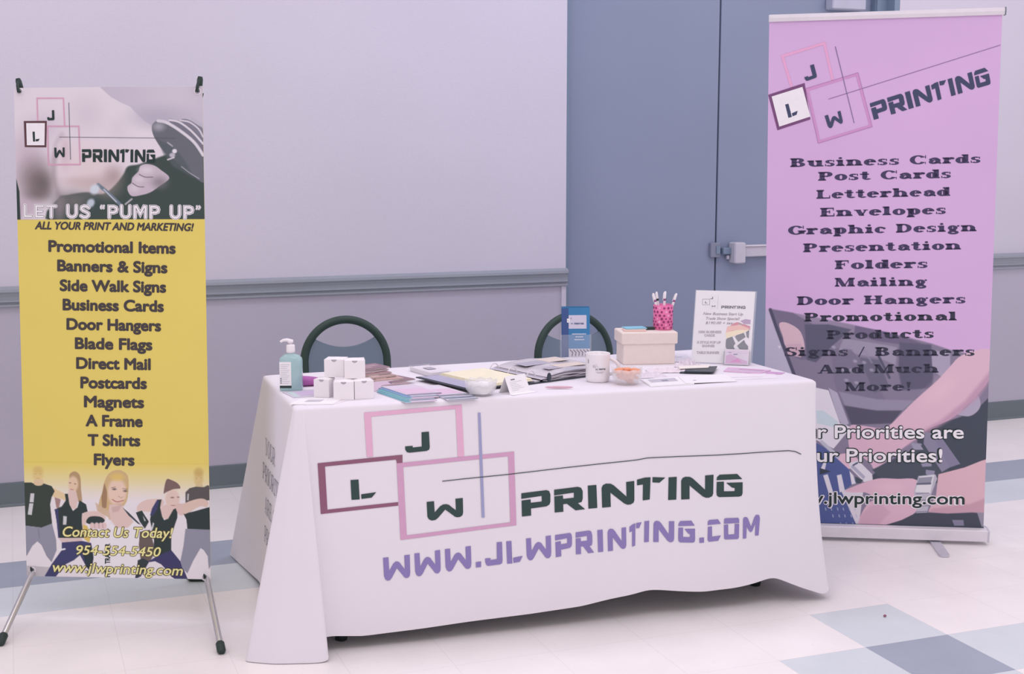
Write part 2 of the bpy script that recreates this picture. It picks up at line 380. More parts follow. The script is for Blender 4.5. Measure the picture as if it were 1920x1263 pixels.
# wide slab-serif letters built from stems, hairlines and bowls (y up, cap height 1)
def slab(ch, t=.36, h=.09):
    P = []; X = .70
    def rect(a, b_, c, d): P.append([(a, b_), (c, b_), (c, d), (a, d)])
    def stem(x, y0, y1, bs=.13, ts=.13, tl=True, tr=True, w=None):
        w_ = w or t; rect(x, y0, x+w_, y1)
        if bs: P.append([(x-bs, y0), (x+w_+bs, y0), (x+w_+bs, y0+h*.7), (x+w_, y0+h*1.7), (x, y0+h*1.7), (x-bs, y0+h*.7)])
        if ts:
            l = ts if tl else 0; r = ts if tr else 0
            P.append([(x-l, y1), (x+w_+r, y1), (x+w_+r, y1-h*.7), (x+w_, y1-h*1.7), (x, y1-h*1.7), (x-l, y1-h*.7)])
    def ring(cx, cy, rx, ry, a0=0, a1=360, tt=None, hh=None):
        tt = tt or t; hh = hh or h; n = max(6, int(abs(a1-a0)/12)); o = []; i_ = []
        for k in range(n+1):
            a = math.radians(a0+(a1-a0)*k/n)
            o.append((cx+rx*math.cos(a), cy+ry*math.sin(a))); i_.append((cx+(rx-tt)*math.cos(a), cy+(ry-hh)*math.sin(a)))
        for k in range(n): P.append([o[k], o[k+1], i_[k+1], i_[k]])
    def ball(x, y, r=.11): P.append([(x+r*1.3*math.cos(2*PI*k/12), y+r*math.sin(2*PI*k/12)) for k in range(12)])
    def diag(x0, y0, x1, y1, w_): P.append([(x0, y0), (x0+w_, y0), (x1+w_, y1), (x1, y1)])
    W = 1.
    s = .14
    if ch == 'a': ring(.52, .22, .42, .24, 60, 360, t*.9); stem(.68, .04, .52, 0, 0); ring(.62, .46, .42, .26, 0, 165, t*.95); ball(.27, .50); rect(1.0, 0, 1.2, h); W = 1.2
    elif ch == 'c': ring(.52, .35, .52, .37, 40, 318, t); ball(.86, .53); W = 1.02
    elif ch == 'e': ring(.54, .35, .54, .37, 0, 320, t); rect(.3, .34, 1.04, .34+h); W = 1.08
    elif ch == 'o': ring(.56, .35, .56, .37); W = 1.12
    elif ch == 'd': ring(.5, .35, .5, .37, 0, 360); stem(.68, 0, 1, 0, s, True, False); rect(1.0, 0, 1.2, h); W = 1.2
    elif ch == 'p': stem(s, -.3, X, .13, s, True, False); ring(.66+s*.3, .35, .5, .37); W = 1.24
    elif ch == 'g': ring(.5, .44, .44, .28, 0, 360, t*.9); ring(.55, -.1, .5, .22, 0, 360, t*.75, h*1.3); rect(.2, .07, .8, .07+h*1.4); ball(1.0, .64, .09); W = 1.14
    elif ch == 'n' or ch == 'h':
        stem(s, 0, X if ch == 'n' else 1, .13, s, True, False); ring(.72, .38, .58, .34, 0, 150, t); stem(1.30-t, 0, .40, .13, 0); W = 1.46
    elif ch == 'm':
        stem(s, 0, X, .13, s, True, False); ring(.66, .38, .52, .34, 0, 150, t); stem(1.18-t, 0, .40, .1, 0); ring(1.44, .38, .52, .34, 0, 150, t); stem(1.96-t, 0, .40, .13, 0); W = 2.12
    elif ch == 'r': stem(s, 0, X, .16, s, True, False); ring(.78, .40, .38, .32, 60, 170, t*.8, h*1.4); ball(.90, .58, .12); W = 1.04
    elif ch == 'u': stem(s, .3, X, 0, s, True, False); ring(.71, .30, .57, .32, 180, 330, t); stem(1.28-t, 0, X, 0, s, True, False); rect(1.24, 0, 1.42, h); W = 1.42
    elif ch == 'i': stem(s, 0, X, .15, s, True, False); ball(s+t/2, .9, .12); W = t+2*s+.04
    elif ch == 'l': stem(s, 0, 1, .15, s, True, False); W = t+2*s+.04
    elif ch == 't': stem(.2, .2, .92, 0, 0); ring(.62, .22, .42, .24, 180, 330, t*.8); rect(0, X-h, .78, X); W = .92
    elif ch == 's': ring(.46, .52, .40, .20, 30, 270, t*.8, .10); ring(.46, .19, .42, .21, -150, 90, t*.8, .10); rect(.76, .44, .84, .70); rect(.04, 0, .12, .26); W = .92
    elif ch == 'v': diag(.10, X, .46, 0, t); diag(.95, X, .60, 0, h*1.2); rect(0, X-h*.7, .6, X); rect(.8, X-h*.7, 1.2, X); W = 1.2
    elif ch in 'BPRDE FLHI' and ch != ' ':
        stem(s, 0, 1, .13, .13)
        if ch == 'B': rect(s, 1-h, .8, 1); rect(s, .48, .8, .48+h); rect(s, 0, .8, h); ring(.74, .745, .48, .255, -90, 90, t); ring(.76, .265, .56, .265, -90, 90, t); W = 1.4
        if ch in 'PR': rect(s, 1-h, .8, 1); rect(s, .42, .8, .42+h); ring(.76, .71, .52, .29, -90, 90, t); W = 1.36
        if ch == 'R': diag(.72, .44, 1.06, 0, t); rect(1.02, 0, 1.5, h*.7); W = 1.5
        if ch == 'D': rect(s, 1-h, .7, 1); rect(s, 0, .7, h); ring(.68, .5, .76, .5, -90, 90, t); W = 1.5
        if ch in 'EFL':
            if ch != 'L': rect(s, 1-h, 1.2, 1); rect(1.12, .68, 1.2, 1); rect(s, .47, .86, .47+h); rect(.80, .34, .88, .7)
            if ch != 'F': rect(s, 0, 1.26, h); rect(1.18, 0, 1.26, .36)
            W = 1.3
        if ch == 'H': stem(1.08, 0, 1, .13, .13); rect(s, .47, 1.2, .47+h); W = 1.08+t+.14
        if ch == 'I': W = t+.3
    elif ch in 'CG':
        ring(.74, .5, .74, .52, 35, 325, t); rect(1.34, .66, 1.42, 1.0); W = 1.46
        if ch == 'G': stem(1.04, .08, .46, 0, .16); W = 1.56
        else: rect(1.34, .0, 1.40, .24)
    elif ch == 'O': ring(.74, .5, .74, .52); W = 1.48
    elif ch == 'S': ring(.58, .74, .52, .27, 30, 270, t*.85, .12); ring(.58, .26, .54, .27, -150, 90, t*.85, .12); rect(1.04, .66, 1.12, 1); rect(.02, 0, .10, .34); W = 1.16
    elif ch == 'M': stem(s, 0, 1, .13, .13, w=h*1.3); diag(.10, 1, .66, 0, t); diag(1.34, 1, .80, 0, h); stem(1.30, 0, 1, .13, .13, tl=False); W = 1.34+t+.12
    elif ch == 'A': diag(.62, 1, .12, 0, h*1.3); diag(.56, 1, 1.0, 0, t); rect(.3, .26, 1.06, .26+h); rect(-.04, 0, .42, h*.7); rect(.86, 0, 1.56, h*.7); W = 1.5
    elif ch == 'Y': stem(.55, 0, .45, .13, 0); diag(.05, 1, .55, .42, t); diag(1.2, 1, .78, .42, h*1.3); rect(-.05, 1-h*.7, .5, 1); rect(.98, 1-h*.7, 1.4, 1); W = 1.35
    elif ch == 'U': stem(s, .35, 1, 0, .13); ring(.70, .35, .56, .36, 180, 360, t, h*1.4); stem(1.26-h*1.3, .35, 1, 0, .13, w=h*1.3); W = 1.4
    elif ch == 'T': stem(.5, 0, 1, .15, 0); rect(0, 1-h, 1.36, 1); rect(0, .68, .08, 1); rect(1.28, .68, 1.36, 1); W = 1.36
    elif ch == '/': diag(0, -.12, .5, 1.05, .12); W = .65
    elif ch == '!': P.append([(.1, 1), (.1+t*.9, 1), (.1+t*.6, .3), (.1+t*.3, .3)]); ball(.1+t*.45, .1, .11); W = t+.2
    elif ch == ' ': W = .7
    return P, W
def slab_text(mb, text, x0, x1, yl, yr, cap, f, m, off=.0008, t=.36, h=.09, gap=.10, sub=None):
    x = 0; out = []
    for ch in text:
        P, W = slab(ch, t, h); out += [[(x+a, c) for a, c in p] for p in P]; x += W+gap
    x -= gap; s_ = (x1-x0)/x
    for p in out:
        q = []
        for a, c in p:
            X_ = x0+a*s_; q.append((X_, yl+(yr-yl)*(X_-x0)/(x1-x0)-c*cap))
        mb.add([f(a, c, off) for a, c in q], [tuple(range(len(q)))], m)

# ------------------------------------------------------------------ printed pictures, painted as a colour per point of a fine sheet
class Art:
    """a rectangle u0..u1, v0..v1 of a banner; shapes are given on the art sheet that g_inv leads back to"""
    def __init__(s, u0, u1, v0, v1, step, Hm, base):
        nu, nv = round((u1-u0)/step), round((v1-v0)/step)
        s.U, s.V = np.meshgrid(np.linspace(u0, u1, nu+1), np.linspace(v1, v0, nv+1)); Hi = np.linalg.inv(np.array(Hm))
        d = Hi[2, 0]*s.U+Hi[2, 1]*s.V+Hi[2, 2]; s.X = (Hi[0, 0]*s.U+Hi[0, 1]*s.V+Hi[0, 2])/d*1000+960; s.Y = (Hi[1, 0]*s.U+Hi[1, 1]*s.V+Hi[1, 2])/d*1000+600
        s.I = np.zeros(s.X.shape+(3,))+np.array(base, float); s.tf = lambda p: p; s.k = 1.
    def blend(s, a, c): s.I = s.I*(1-a[..., None])+np.array(c, float)*a[..., None]
    def dist(s, pts, closed=True):
        d = np.full(s.X.shape, 1e9); inside = np.zeros(s.X.shape, bool); n = len(pts)
        for i in range(n if closed else n-1):
            ax, ay = pts[i]; bx, by = pts[(i+1) % n]; ex, ey = bx-ax, by-ay; L = ex*ex+ey*ey or 1e-9
            t = np.clip(((s.X-ax)*ex+(s.Y-ay)*ey)/L, 0, 1); d = np.minimum(d, np.hypot(s.X-ax-t*ex, s.Y-ay-t*ey))
            if closed:
                c = ((ay > s.Y) != (by > s.Y)); xi = ax+(s.Y-ay)*ex/(ey if ey else 1e-9); inside ^= c & (s.X < xi)
        return np.where(inside, -d, d) if closed else d
    def smooth(s, pts, closed):
        n = len(pts); out = []
        for i in range(n if closed else n-1):
            g = lambda k: np.array(pts[k % n] if closed else pts[max(0, min(n-1, k))], float)
            p0, p1, p2, p3 = g(i-1), g(i), g(i+1), g(i+2)
            for t in (0, .25, .5, .75): out.append(tuple(.5*((2*p1)+(-p0+p2)*t+(2*p0-5*p1+4*p2-p3)*t*t+(-p0+3*p1-3*p2+p3)*t**3)))
        if not closed: out.append(tuple(pts[-1]))
        return out
    def poly(s, pts, c, fe=1.2, al=1., sm=False):
        pts = s.tf(pts); pts = s.smooth(pts, True) if sm else pts
        fe = max(1.2, fe/s.k); a = np.clip(.5-s.dist(pts)/fe, 0, 1); a = a*a*(3-2*a); s.blend(a*al, c)
    def line(s, pts, wd, c, fe=1.2, al=1., sm=True):
        pts = s.tf(pts); pts = s.smooth(pts, False) if sm and len(pts) > 2 else pts
        fe = max(1., fe/s.k); s.blend(np.clip(.5-(s.dist(pts, False)-wd/s.k/2)/fe, 0, 1)*al, c)
    def blob(s, x, y, rx, ry, c, al=1., ang=0, hard=0.):
        (x, y), (x2, _) = s.tf([(x, y), (x+rx, y)]); k = (x2-x)/rx*(1.35 if not hard else 1.); rx, ry = rx*k, ry*k
        ca, sa = math.cos(math.radians(ang)), math.sin(math.radians(ang)); u = ((s.X-x)*ca+(s.Y-y)*sa)/rx; v = (-(s.X-x)*sa+(s.Y-y)*ca)/ry
        r = np.sqrt(u*u+v*v); a = np.clip((1-r)/(1-hard), 0, 1); a = a*a*(3-2*a); s.blend(a*al, c)
    def vgrad(s, y0, y1, c, a0, a1):
        t = np.clip((s.Y-y0)/(y1-y0), 0, 1); s.blend(a0+(a1-a0)*t, c)
    def emit(s, mb, at, off=.0004):
        c = s.I/255.; c = np.where(c <= .04045, c/12.92, ((c+.055)/1.055)**2.4)/np.array(TINT); c = np.clip(c, 0, .93)
        ny, nx = s.X.shape; vs = [at(u, v, off) for u, v in zip(s.U.ravel().tolist(), s.V.ravel().tolist())]
        fs = [(j*nx+i, j*nx+nx+i, j*nx+nx+i+1, j*nx+i+1) for j in range(ny-1) for i in range(nx-1)]
        b0 = mb.add(vs, fs, PRINT); mb.col[b0] = c.reshape(-1, 3)

# ------------------------------------------------------------------ the dressed table
b = MB(); RY = -.03
tb = thing('folding_table', 'folding table hidden under the printed white cloth, only its dark feet showing', 'table', (1.62, 4.13, 0))
b.box((1.62, 4.13, .722), (1.66, .56, .03), M['tabletop'], bev=.006); b.build('tabletop', tb)
for x in (.892, 2.369):
    for y in (3.866, 4.36):
        b = MB(); b.tube([(x, y, .02), (x, y, .708)], .013, M['legdark']); b.lathe([(.002, 0), (.018, 0), (.02, .012), (.02, .03), (.013, .034)], (x, y, 0), M['legdark'], 16)
        b.build('leg', tb)
ZT = .745
ST = [ # top x,y | hem x,y,z | ease
 ((2.48, 4.47), (2.53, 4.53, .04), 1.), ((1.6, 4.465), (1.6, 4.52, .05), 1.), ((.86, 4.46), (.90, 4.53, .05), 1.), ((.79, 4.46), (.80, 4.60, .05), 1.),
 ((.772, 4.455), (.70, 4.87, .004), 1.), ((.770, 4.42), (.735, 4.56, .012), 1.), ((.768, 4.38), (.742, 4.47, .018), 1.), ((.763, 4.15), (.735, 4.17, .04), 1.), ((.758, 3.90), (.735, 3.94, .05), 1.), ((.755, 3.862), (.725, 3.89, .05), 1.),
 ((.752, 3.846), (.575, 3.79, .001), 1.), ((.757, 3.834), (.66, 3.735, .001), 1.), ((.772, 3.829), (.775, 3.70, .001), 1.), ((.782, 3.828), (.822, 3.695, .004), 1.),
 ((.786, 3.829), (.80, 3.768, .05), 1.), ((.80, 3.8286), (.8389, 3.7699, .0521), 1.),
 ((.9374, 3.8183), (.9374, 3.7617, .0418), 1.), ((1.279, 3.7927), (1.279, 3.737, .0532), 1.), ((1.45, 3.78), (1.46, 3.724, .057), 1.), ((1.6371, 3.7659), (1.6371, 3.7112, .0651), 1.), ((1.76, 3.757), (1.76, 3.703, .083), 1.), ((1.8621, 3.7491), (1.8621, 3.6968, .0955), 1.),
 ((1.95, 3.742), (1.95, 3.690, .086), 1.), ((2.0622, 3.7341), (2.0622, 3.6799, .072), 1.), ((2.16, 3.7268), (2.16, 3.6733, .074), 1.), ((2.2489, 3.7201), (2.2489, 3.6669, .084), 1.), ((2.3194, 3.7148), (2.3194, 3.6625, .0954), 1.),
 ((2.43, 3.7065), (2.42, 3.650, .052), 1.15), ((2.483, 3.7025), (2.5009, 3.640, .0205), 1.6), ((2.49, 3.712), (2.527, 3.642, .036), 2.0), ((2.49, 3.78), (2.535, 3.74, .05), 1.5), ((2.488, 3.95), (2.52, 3.96, .06), 1.), ((2.484, 4.3), (2.53, 4.3, .05), 1.)]
tops = []; bots = []; es = []
for k in range(len(ST)):
    A, B = ST[k], ST[(k+1) % len(ST)]
    L = max((Vector(A[0])-Vector(B[0])).length, (Vector(A[1])-Vector(B[1])).length); n = max(3, int(L/.012))
    for i in range(n):
        t = i/n; tops.append([A[0][j]*(1-t)+B[0][j]*t for j in (0, 1)]); bots.append([A[1][j]*(1-t)+B[1][j]*t for j in (0, 1, 2)]); es.append(A[2]*(1-t)+B[2]*t)
tops, bots, es = np.array(tops), np.array(bots), np.array(es)
for _ in range(3):
    bots = (np.roll(bots, 1, 0)+2*bots+np.roll(bots, -1, 0))/4
for _ in range(2): tops = (np.roll(tops, 1, 0)+2*tops+np.roll(tops, -1, 0))/4
bots[:, 2] = np.maximum(bots[:, 2], .002)
ctr = tops.mean(0); NS = 46
cl = MB(); rings = []
d = tops-ctr; dn = d/np.abs(d).max(1)[:, None]
for ins, z in ((.030, .7468), (.016, .7464), (.007, .7445), (.0015, .7395)):
    rings.append([(ctr[0]+(x-ctr[0])*(1-ins/.87), ctr[1]+(y-ctr[1])*(1-ins/.36), z) for x, y in tops])
for k in range(NS+1):
    s_ = k/NS; r = []
    for t, b_, e in zip(tops, bots, es):
        h = s_**e; x = t[0]*(1-h)+b_[0]*h; y = t[1]*(1-h)+b_[1]*h; z = .733*(1-s_)+b_[2]*s_
        if b_[1] < 3.78 and .95 < t[0] < 2.45:    # soft hanging folds of the front panel
            for c, wd, a in ((1.80, .05, .006), (1.90, .04, -.006), (2.0, .06, .004), (2.20, .05, .004), (2.31, .05, -.006), (2.40, .05, .006), (1.12, .10, .004)):
                y -= a*math.exp(-((x-c)/wd)**2)*s_**1.2
        r.append((x, y, z))
    rings.append(r)
cl.rings(rings, M['cloth'], caps=False, smooth=True)
cl.add(rings[0], [tuple(range(len(tops)))], M['cloth'])
bvh = BVHTree.FromPolygons([Vector(v) for v in cl.v], cl.f)
def front(x, z, off):
    h = bvh.ray_cast(Vector((x, 3.3, z)), Vector((0, 1, 0)))
    y = h[0].y if h[0] else 3.8
    return (x, y-off, z)
HF = homog([[1.5483, -.0818, 1.4348], [-.1787, -1.6727, .9831], [-.1187, -.0224, 1.]])
def fr(x, y, off): return front(*HF(x, y), off)
GREEN, PINKF, MAROON, MAUVE, LILB, VIOL = ink((56, 72, 72)), ink((226, 172, 204)), ink((142, 92, 116)), ink((208, 156, 192)), ink((158, 154, 196)), ink((140, 122, 180))
c4 = crop(590, 740, 4.51); c1 = crop(960, 860, 4.174); c2 = crop(700, 940, 5.189); c3 = crop(1060, 940, 5.0526); SB = 8
def ff(mb, p, m, off): fill_poly(mb, p, fr, m, off, SB)
O1 = .0016
for p, m in (([(418,150),(1243,82),(1192,118),(477,183)], PINKF), ([(418,150),(477,183),(495,523),(441,525)], PINKF), ([(1243,82),(1264,520),(1210,523),(1192,118)], PINKF),
             ([(25,578),(742,505),(688,546),(87,605)], MAROON), ([(25,578),(87,605),(108,970),(52,1007)], MAROON), ([(742,505),(742,574),(695,578),(688,546)], MAROON), ([(52,1007),(108,970),(705,905),(705,935)], MAROON),
             ([(693,578),(1686,478),(1636,517),(748,608)], MAUVE), ([(693,578),(748,608),(777,1186),(725,1224)], MAUVE), ([(1686,478),(1706,1100),(1655,1076),(1636,517)], MAUVE), ([(725,1224),(777,1186),(1655,1076),(1706,1100)], MAUVE)):
    ff(cl, c4(p), m, O1)
ff(cl, c4([(1380,150),(1402,150),(1437,1035),(1412,1036)]), LILB, O1+.0006)
LN = [(829,901.5),(870,897),(950,889),(1060,876),(1160,865),(1192.6,861.5),(1213,858),(1270,855),(1345.7,852.3),(1420,847.5),(1478.4,844),(1491,845.7),(1502,850.8)]
LN2 = []
for p, q in zip(LN, LN[1:]):
    k = max(1, int((q[0]-p[0])/12)); LN2 += [(p[0]+(q[0]-p[0])*i/k, p[1]+(q[1]-p[1])*i/k) for i in range(k)]
stroke(cl, LN2+[LN[-1]], 1.5, fr, GREEN, O1+.001)
def gq(ch, q, m): glyph(cl, ch, q, fr, m, O1, SB)
gq('J', c4([(764,325),(966,310),(973,472),(766,490)]), GREEN); gq('L', c4([(303,720),(515,702),(521,868),(312,887)]), GREEN); gq('W', c4([(946,903),(1252,870),(1256,1030),(950,1062)]), GREEN)
for ch, q in (('P', [(73,266),(300,240),(300,425),(78,450)]), ('R', [(330,240),(560,212),(572,392),(334,418)]), ('I', [(593,208),(660,202),(667,382),(598,388)]), ('N', [(700,196),(955,170),(955,352),(705,380)]),
              ('T', [(977,150),(1200,143),(1200,312),(977,325)]), ('I', [(1225,143),(1288,138),(1284,316),(1222,320)]), ('N', [(1322,140),(1577,122),(1573,302),(1322,315)]), ('G', [(1600,122),(1800,115),(1803,290),(1600,298)])):
    gq(ch, c1(q), GREEN)
for ch, q in (('W', [(94,545),(352,513),(358,738),(103,768)]), ('W', [(397,502),(648,467),(655,693),(404,724)]), ('W', [(695,460),(948,430),(955,652),(700,677)]), ('.', [(997,587),(1048,580),(1048,634),(998,640)]),
              ('J', [(1085,402),(1252,390),(1257,608),(1090,625)]), ('L', [(1293,385),(1450,370),(1453,585),(1302,602)]), ('W', [(1486,358),(1727,328),(1732,548),(1492,570)])):
    gq(ch, c2(q), VIOL)
gq('P', [(1040.7, 1002), (1072.3, 998), (1072.5, 1038), (1042.3, 1044)], VIOL)
for ch, q in (('R', [(98,290),(258,268),(272,480),(100,498)]), ('I', [(303,268),(353,263),(358,472),(310,477)]), ('N', [(398,258),(570,238),(572,440),(403,468)]), ('T', [(603,222),(722,190),(722,395),(603,428)]), ('I', [(750,185),(797,181),(793,380),(747,383)]),
              ('N', [(840,183),(1030,183),(1028,385),(838,383)]), ('G', [(1068,180),(1222,178),(1227,383),(1066,382)]), ('.', [(1268,340),(1312,336),(1312,385),(1268,388)]), ('C', [(1347,172),(1473,165),(1473,365),(1347,378)]), ('O', [(1502,157),(1643,150),(1643,350),(1502,356)]), ('M', [(1680,140),(1845,122),(1835,320),(1678,347)])):
    gq(ch, c3(q), VIOL)
SIDE = ink((88, 88, 112))
def sd(x, y, off):      # sheet of the end panel: x runs towards the front, y down, both in metres
    yy, z = 5-x, 1-y; h = bvh.ray_cast(Vector((.2, yy, z)), Vector((1, 0, 0)))
    return ((h[0].x if h[0] else .74)-off, yy, z)
for txt, a, c, z in (('YOUR', 4.35, 4.155, .495), ('PRIORITIES', 4.40, 3.97, .402), ('ARE OUR', 4.345, 4.03, .298), ('PRIORITIES', 4.345, 3.99, .196)):
    slab_text(cl, txt, 5-a, 5-c, 1-z, 1-z, .056, sd, SIDE, .0022, t=.17, h=.04, gap=.25)
tag(cl.build('tablecloth'), 'white cloth over the table, printed with a logo of overlapping squares and a web address', 'tablecloth')

# ------------------------------------------------------------------ banners
def frame_of(P0, r, u):
    P0, r, u = Vector(P0), Vector(r), Vector(u); n = r.cross(u).normalized()
    return lambda a, c, off: tuple(P0+r*a+u*c+n*off)
def logo(mb, f, cr, J, Lb, Li, Wf, JQ, LQ, WQ, PQ, vl, hl, cols, sw, lw, off):
    stroke(mb, cr(J), sw, f, cols[0], off, False)
    stroke(mb, cr(Wf), sw, f, cols[2], off+.0001, True)
    fill_poly(mb, cr(Lb), f, cols[1], off+.0002); fill_poly(mb, cr(Li), f, ink((238, 226, 238)), off+.0004)
    stroke(mb, cr(vl), lw, f, cols[3], off+.0004); stroke(mb, cr(hl), lw*.8, f, cols[4], off+.0004)
    for ch, q in (('J', JQ), ('L', LQ), ('W', WQ)): glyph(mb, ch, cr(q), f, cols[5], off+.0006)
    wordmark(mb, cr(PQ), f, cols[5], off+.0004)

# --- yellow banner on an X stand
H1 = [[1.7149, -.047, 1.582], [.0301, -1.6869, .8367], [.031, -.0279, 1.]]
P1, r1, u1 = (-.013, 4.4284, .1362), (.906, -.4233, .0066), (.0237, .0662, .9975)
at1 = frame_of(P1, r1, u1); g1 = homog(H1)
def f1(x, y, off): return at1(*g1(x, y), off)
xb = thing('x_banner_stand', 'narrow yellow printed banner on a tripod stand with chrome feet, left of the table', 'banner', (.22, 4.15, 0))
b = MB(); YEL = mat('yellow_vinyl', (227, 200, 108), .5, .25, .02, 3); W1, HH1 = .61, 1.568
b.add([at1(a, c, o) for o in (0, -.0012) for a, c in ((0, 0), (W1, 0), (W1, HH1), (0, HH1))], [(0, 1, 2, 3), (7, 6, 5, 4), (0, 4, 5, 1), (1, 5, 6, 2), (2, 6, 7, 3), (3, 7, 4, 0)], YEL)
vtop = g1(200, 411.5)[1]; vbot = g1(200, 868)[1]
A = Art(0, W1, vtop, HH1, .0018, H1, (224, 208, 222)); A.tf = crop(30, 150, 4.678); A.k = 4.678
A.poly([(730,60),(830,150),(920,200),(1000,235),(1060,300),(1120,355),(1190,402),(1240,470),(1700,560),(1700,60)], (196,182,202), 2)
A.blob(1400, 120, 500, 220, (206,192,210), .8); A.blob(1250, 330, 300, 120, (176,164,186), .7)
A.blob(250, 420, 200, 160, (206,186,208), .7); A.blob(620, 300, 200, 200, (206,190,208), .6); A.blob(900, 430, 130, 150, (214,198,214), .7)
A.blob(100, 700, 200, 330, (198,176,194), .9); A.blob(180, 890, 190, 230, (128,112,116), .95); A.blob(240, 920, 100, 130, (104,92,96), .7)
A.blob(640, 760, 330, 260, (222,198,206), .8); A.blob(430, 640, 60, 180, (206,178,190), .7); A.line([(345,640),(330,800),(340,900),(370,1010)], 16, (150,130,140), 60, .7)
A.line([(400,480),(350,560),(330,700)], 14, (172,150,166), 60, .6)
A.poly([(350,1260),(370,1040),(450,1010),(620,985),(760,1000),(860,930),(940,830),(980,760),(1080,740),(1220,690),(1400,640),(1700,660),(1700,1260)], (62,74,72), 22, 1, True)
A.blob(500, 1060, 220, 120, (122,114,118), .75); A.blob(60, 1130, 170, 160, (190,166,186), .9); A.blob(380, 1120, 70, 190, (150,134,144), .7); A.blob(760, 940, 180, 130, (176,150,152), .6)
A.blob(700, 1080, 100, 90, (58,72,74), .7); A.blob(180, 1000, 130, 70, (112,98,102), .6); A.blob(560, 900, 220, 70, (184,156,158), .5); A.blob(860, 840, 110, 110, (150,124,126), .55); A.blob(700, 640, 150, 60, (228,210,216), .6)
A.poly([(0,860),(30,980),(40,1230),(20,1240),(0,1220)], (50,62,60), 6)
# dumbbell plates and knob
A.poly([(1540,325),(1640,390),(1640,440),(1600,430),(1520,370)], (186,178,196), 3)
A.poly([(1440,360),(1500,345),(1600,400),(1640,440),(1640,600),(1500,480)], (128,122,140), 3, 1, True); A.line([(1440,356),(1520,370),(1600,430),(1640,500)], 14, (214,202,216), 6)
A.poly([(1340,360),(1380,345),(1480,380),(1600,480),(1640,540),(1640,660),(1480,520)], (120,114,132), 3, 1, True); A.line([(1345,352),(1430,370),(1540,450),(1640,560)], 18, (216,204,218), 6)
A.poly([(1190,430),(1200,385),(1240,358),(1300,360),(1430,430),(1560,540),(1640,650),(1660,900),(1500,800),(1380,700),(1290,620),(1215,510)], (104,104,116), 3, 1, True)
A.line([(1245,360),(1320,375),(1430,440),(1560,545),(1640,660)], 26, (218,206,220), 8); A.blob(1250, 410, 70, 50, (176,168,184), .8)
A.poly([(1240,520),(1330,560),(1430,640),(1500,740),(1560,860),(1380,760),(1290,640)], (86,90,100), 30, .8)
A.blob(1390, 625, 26, 24, (226,214,228), 1, 0, .6); A.blob(1370, 660, 34, 26, (196,186,204), .9, 0, .5); A.line([(1330,700),(1385,680)], 12, (214,202,216), 5); A.line([(1450,760),(1530,820),(1605,865)], 7, (170,164,178), 5); A.line([(1330,550),(1370,580)], 12, (190,180,196), 6, .8)
# fist
A.poly([(1075,800),(1090,755),(1140,738),(1210,750),(1270,790),(1345,860),(1260,930),(1180,985),(1100,1010),(1020,1020),(985,985),(978,935),(1010,905),(1020,860),(1050,825)], (196,176,194), 6, 1, True)
A.blob(1140, 790, 80, 45, (220,204,218), .8); A.blob(1080, 870, 60, 40, (218,202,216), .8); A.blob(1040, 950, 60, 45, (214,198,212), .8); A.blob(1260, 900, 90, 70, (128,116,126), .7)
A.line([(1080,828),(1130,852),(1200,852)], 7, (112,98,108), 5); A.line([(1020,905),(1070,935),(1120,938)], 7, (112,98,108), 5)
# small blue weight
A.line([(720,920),(800,985),(910,1090)], 30, (112,122,140), 10); A.blob(690, 960, 55, 65, (206,208,224), 1, 30, .4); A.blob(655, 1080, 45, 55, (190,194,212), 1, 30, .4); A.line([(770,960),(880,1070)], 9, (198,196,212), 6); A.line([(960,1090),(1015,1045)], 14, (180,172,186), 6)
A.emit(b, at1)
A = Art(0, W1, 0, vbot, .0018, H1, (230, 216, 226)); A.tf = crop(40, 860, 5.261); A.k = 5.261
A.vgrad(868, 940, (227,200,108), 1, 0); A.vgrad(905, 925, (230,216,226), 0, .25)
SK, SKD, DK, NV, GR = (222,190,188), (196,158,160), (50,60,62), (66,66,108), (146,142,162)
# floor shade
A.poly([(0,1050),(300,1070),(300,1160),(0,1160)], (170,160,168), 8, .6)
# man left
A.blob(165, 150, 72, 100, (222,192,134), .95, 0, .5); A.blob(165, 110, 75, 50, (208,172,96), .5, 0, .3); A.poly([(130,200),(210,200),(225,250),(120,245)], (222,190,160), 5)
A.blob(140, 150, 10, 6, (170,130,90), .7); A.blob(190, 150, 10, 6, (170,130,90), .7); A.line([(150,192),(180,192)], 5, (190,140,110), 4, .7)
A.poly([(300,290),(360,310),(430,350),(440,410),(380,390),(310,370)], (226,196,160), 5, 1, True); A.poly([(330,380),(390,400),(370,500),(345,480)], (168,130,130), 6)
A.poly([(0,235),(100,235),(160,262),(225,245),(300,270),(330,320),(300,380),(285,450),(305,640),(200,680),(40,660),(0,660)], (58,66,62), 3); A.blob(170, 248, 52, 22, (222,190,160), 1, 0, .7)
A.poly([(92,342),(130,342),(122,430),(82,428)], (206,200,208), 2); A.poly([(80,440),(120,440),(104,555),(64,550)], (206,200,208), 2)
A.poly([(40,660),(200,680),(305,640),(345,800),(350,900),(300,1020),(250,960),(200,850),(160,815),(110,860),(60,950),(30,980),(20,800)], GR, 3); A.line([(170,690),(180,780)], 12, (120,116,138), 10, .6)
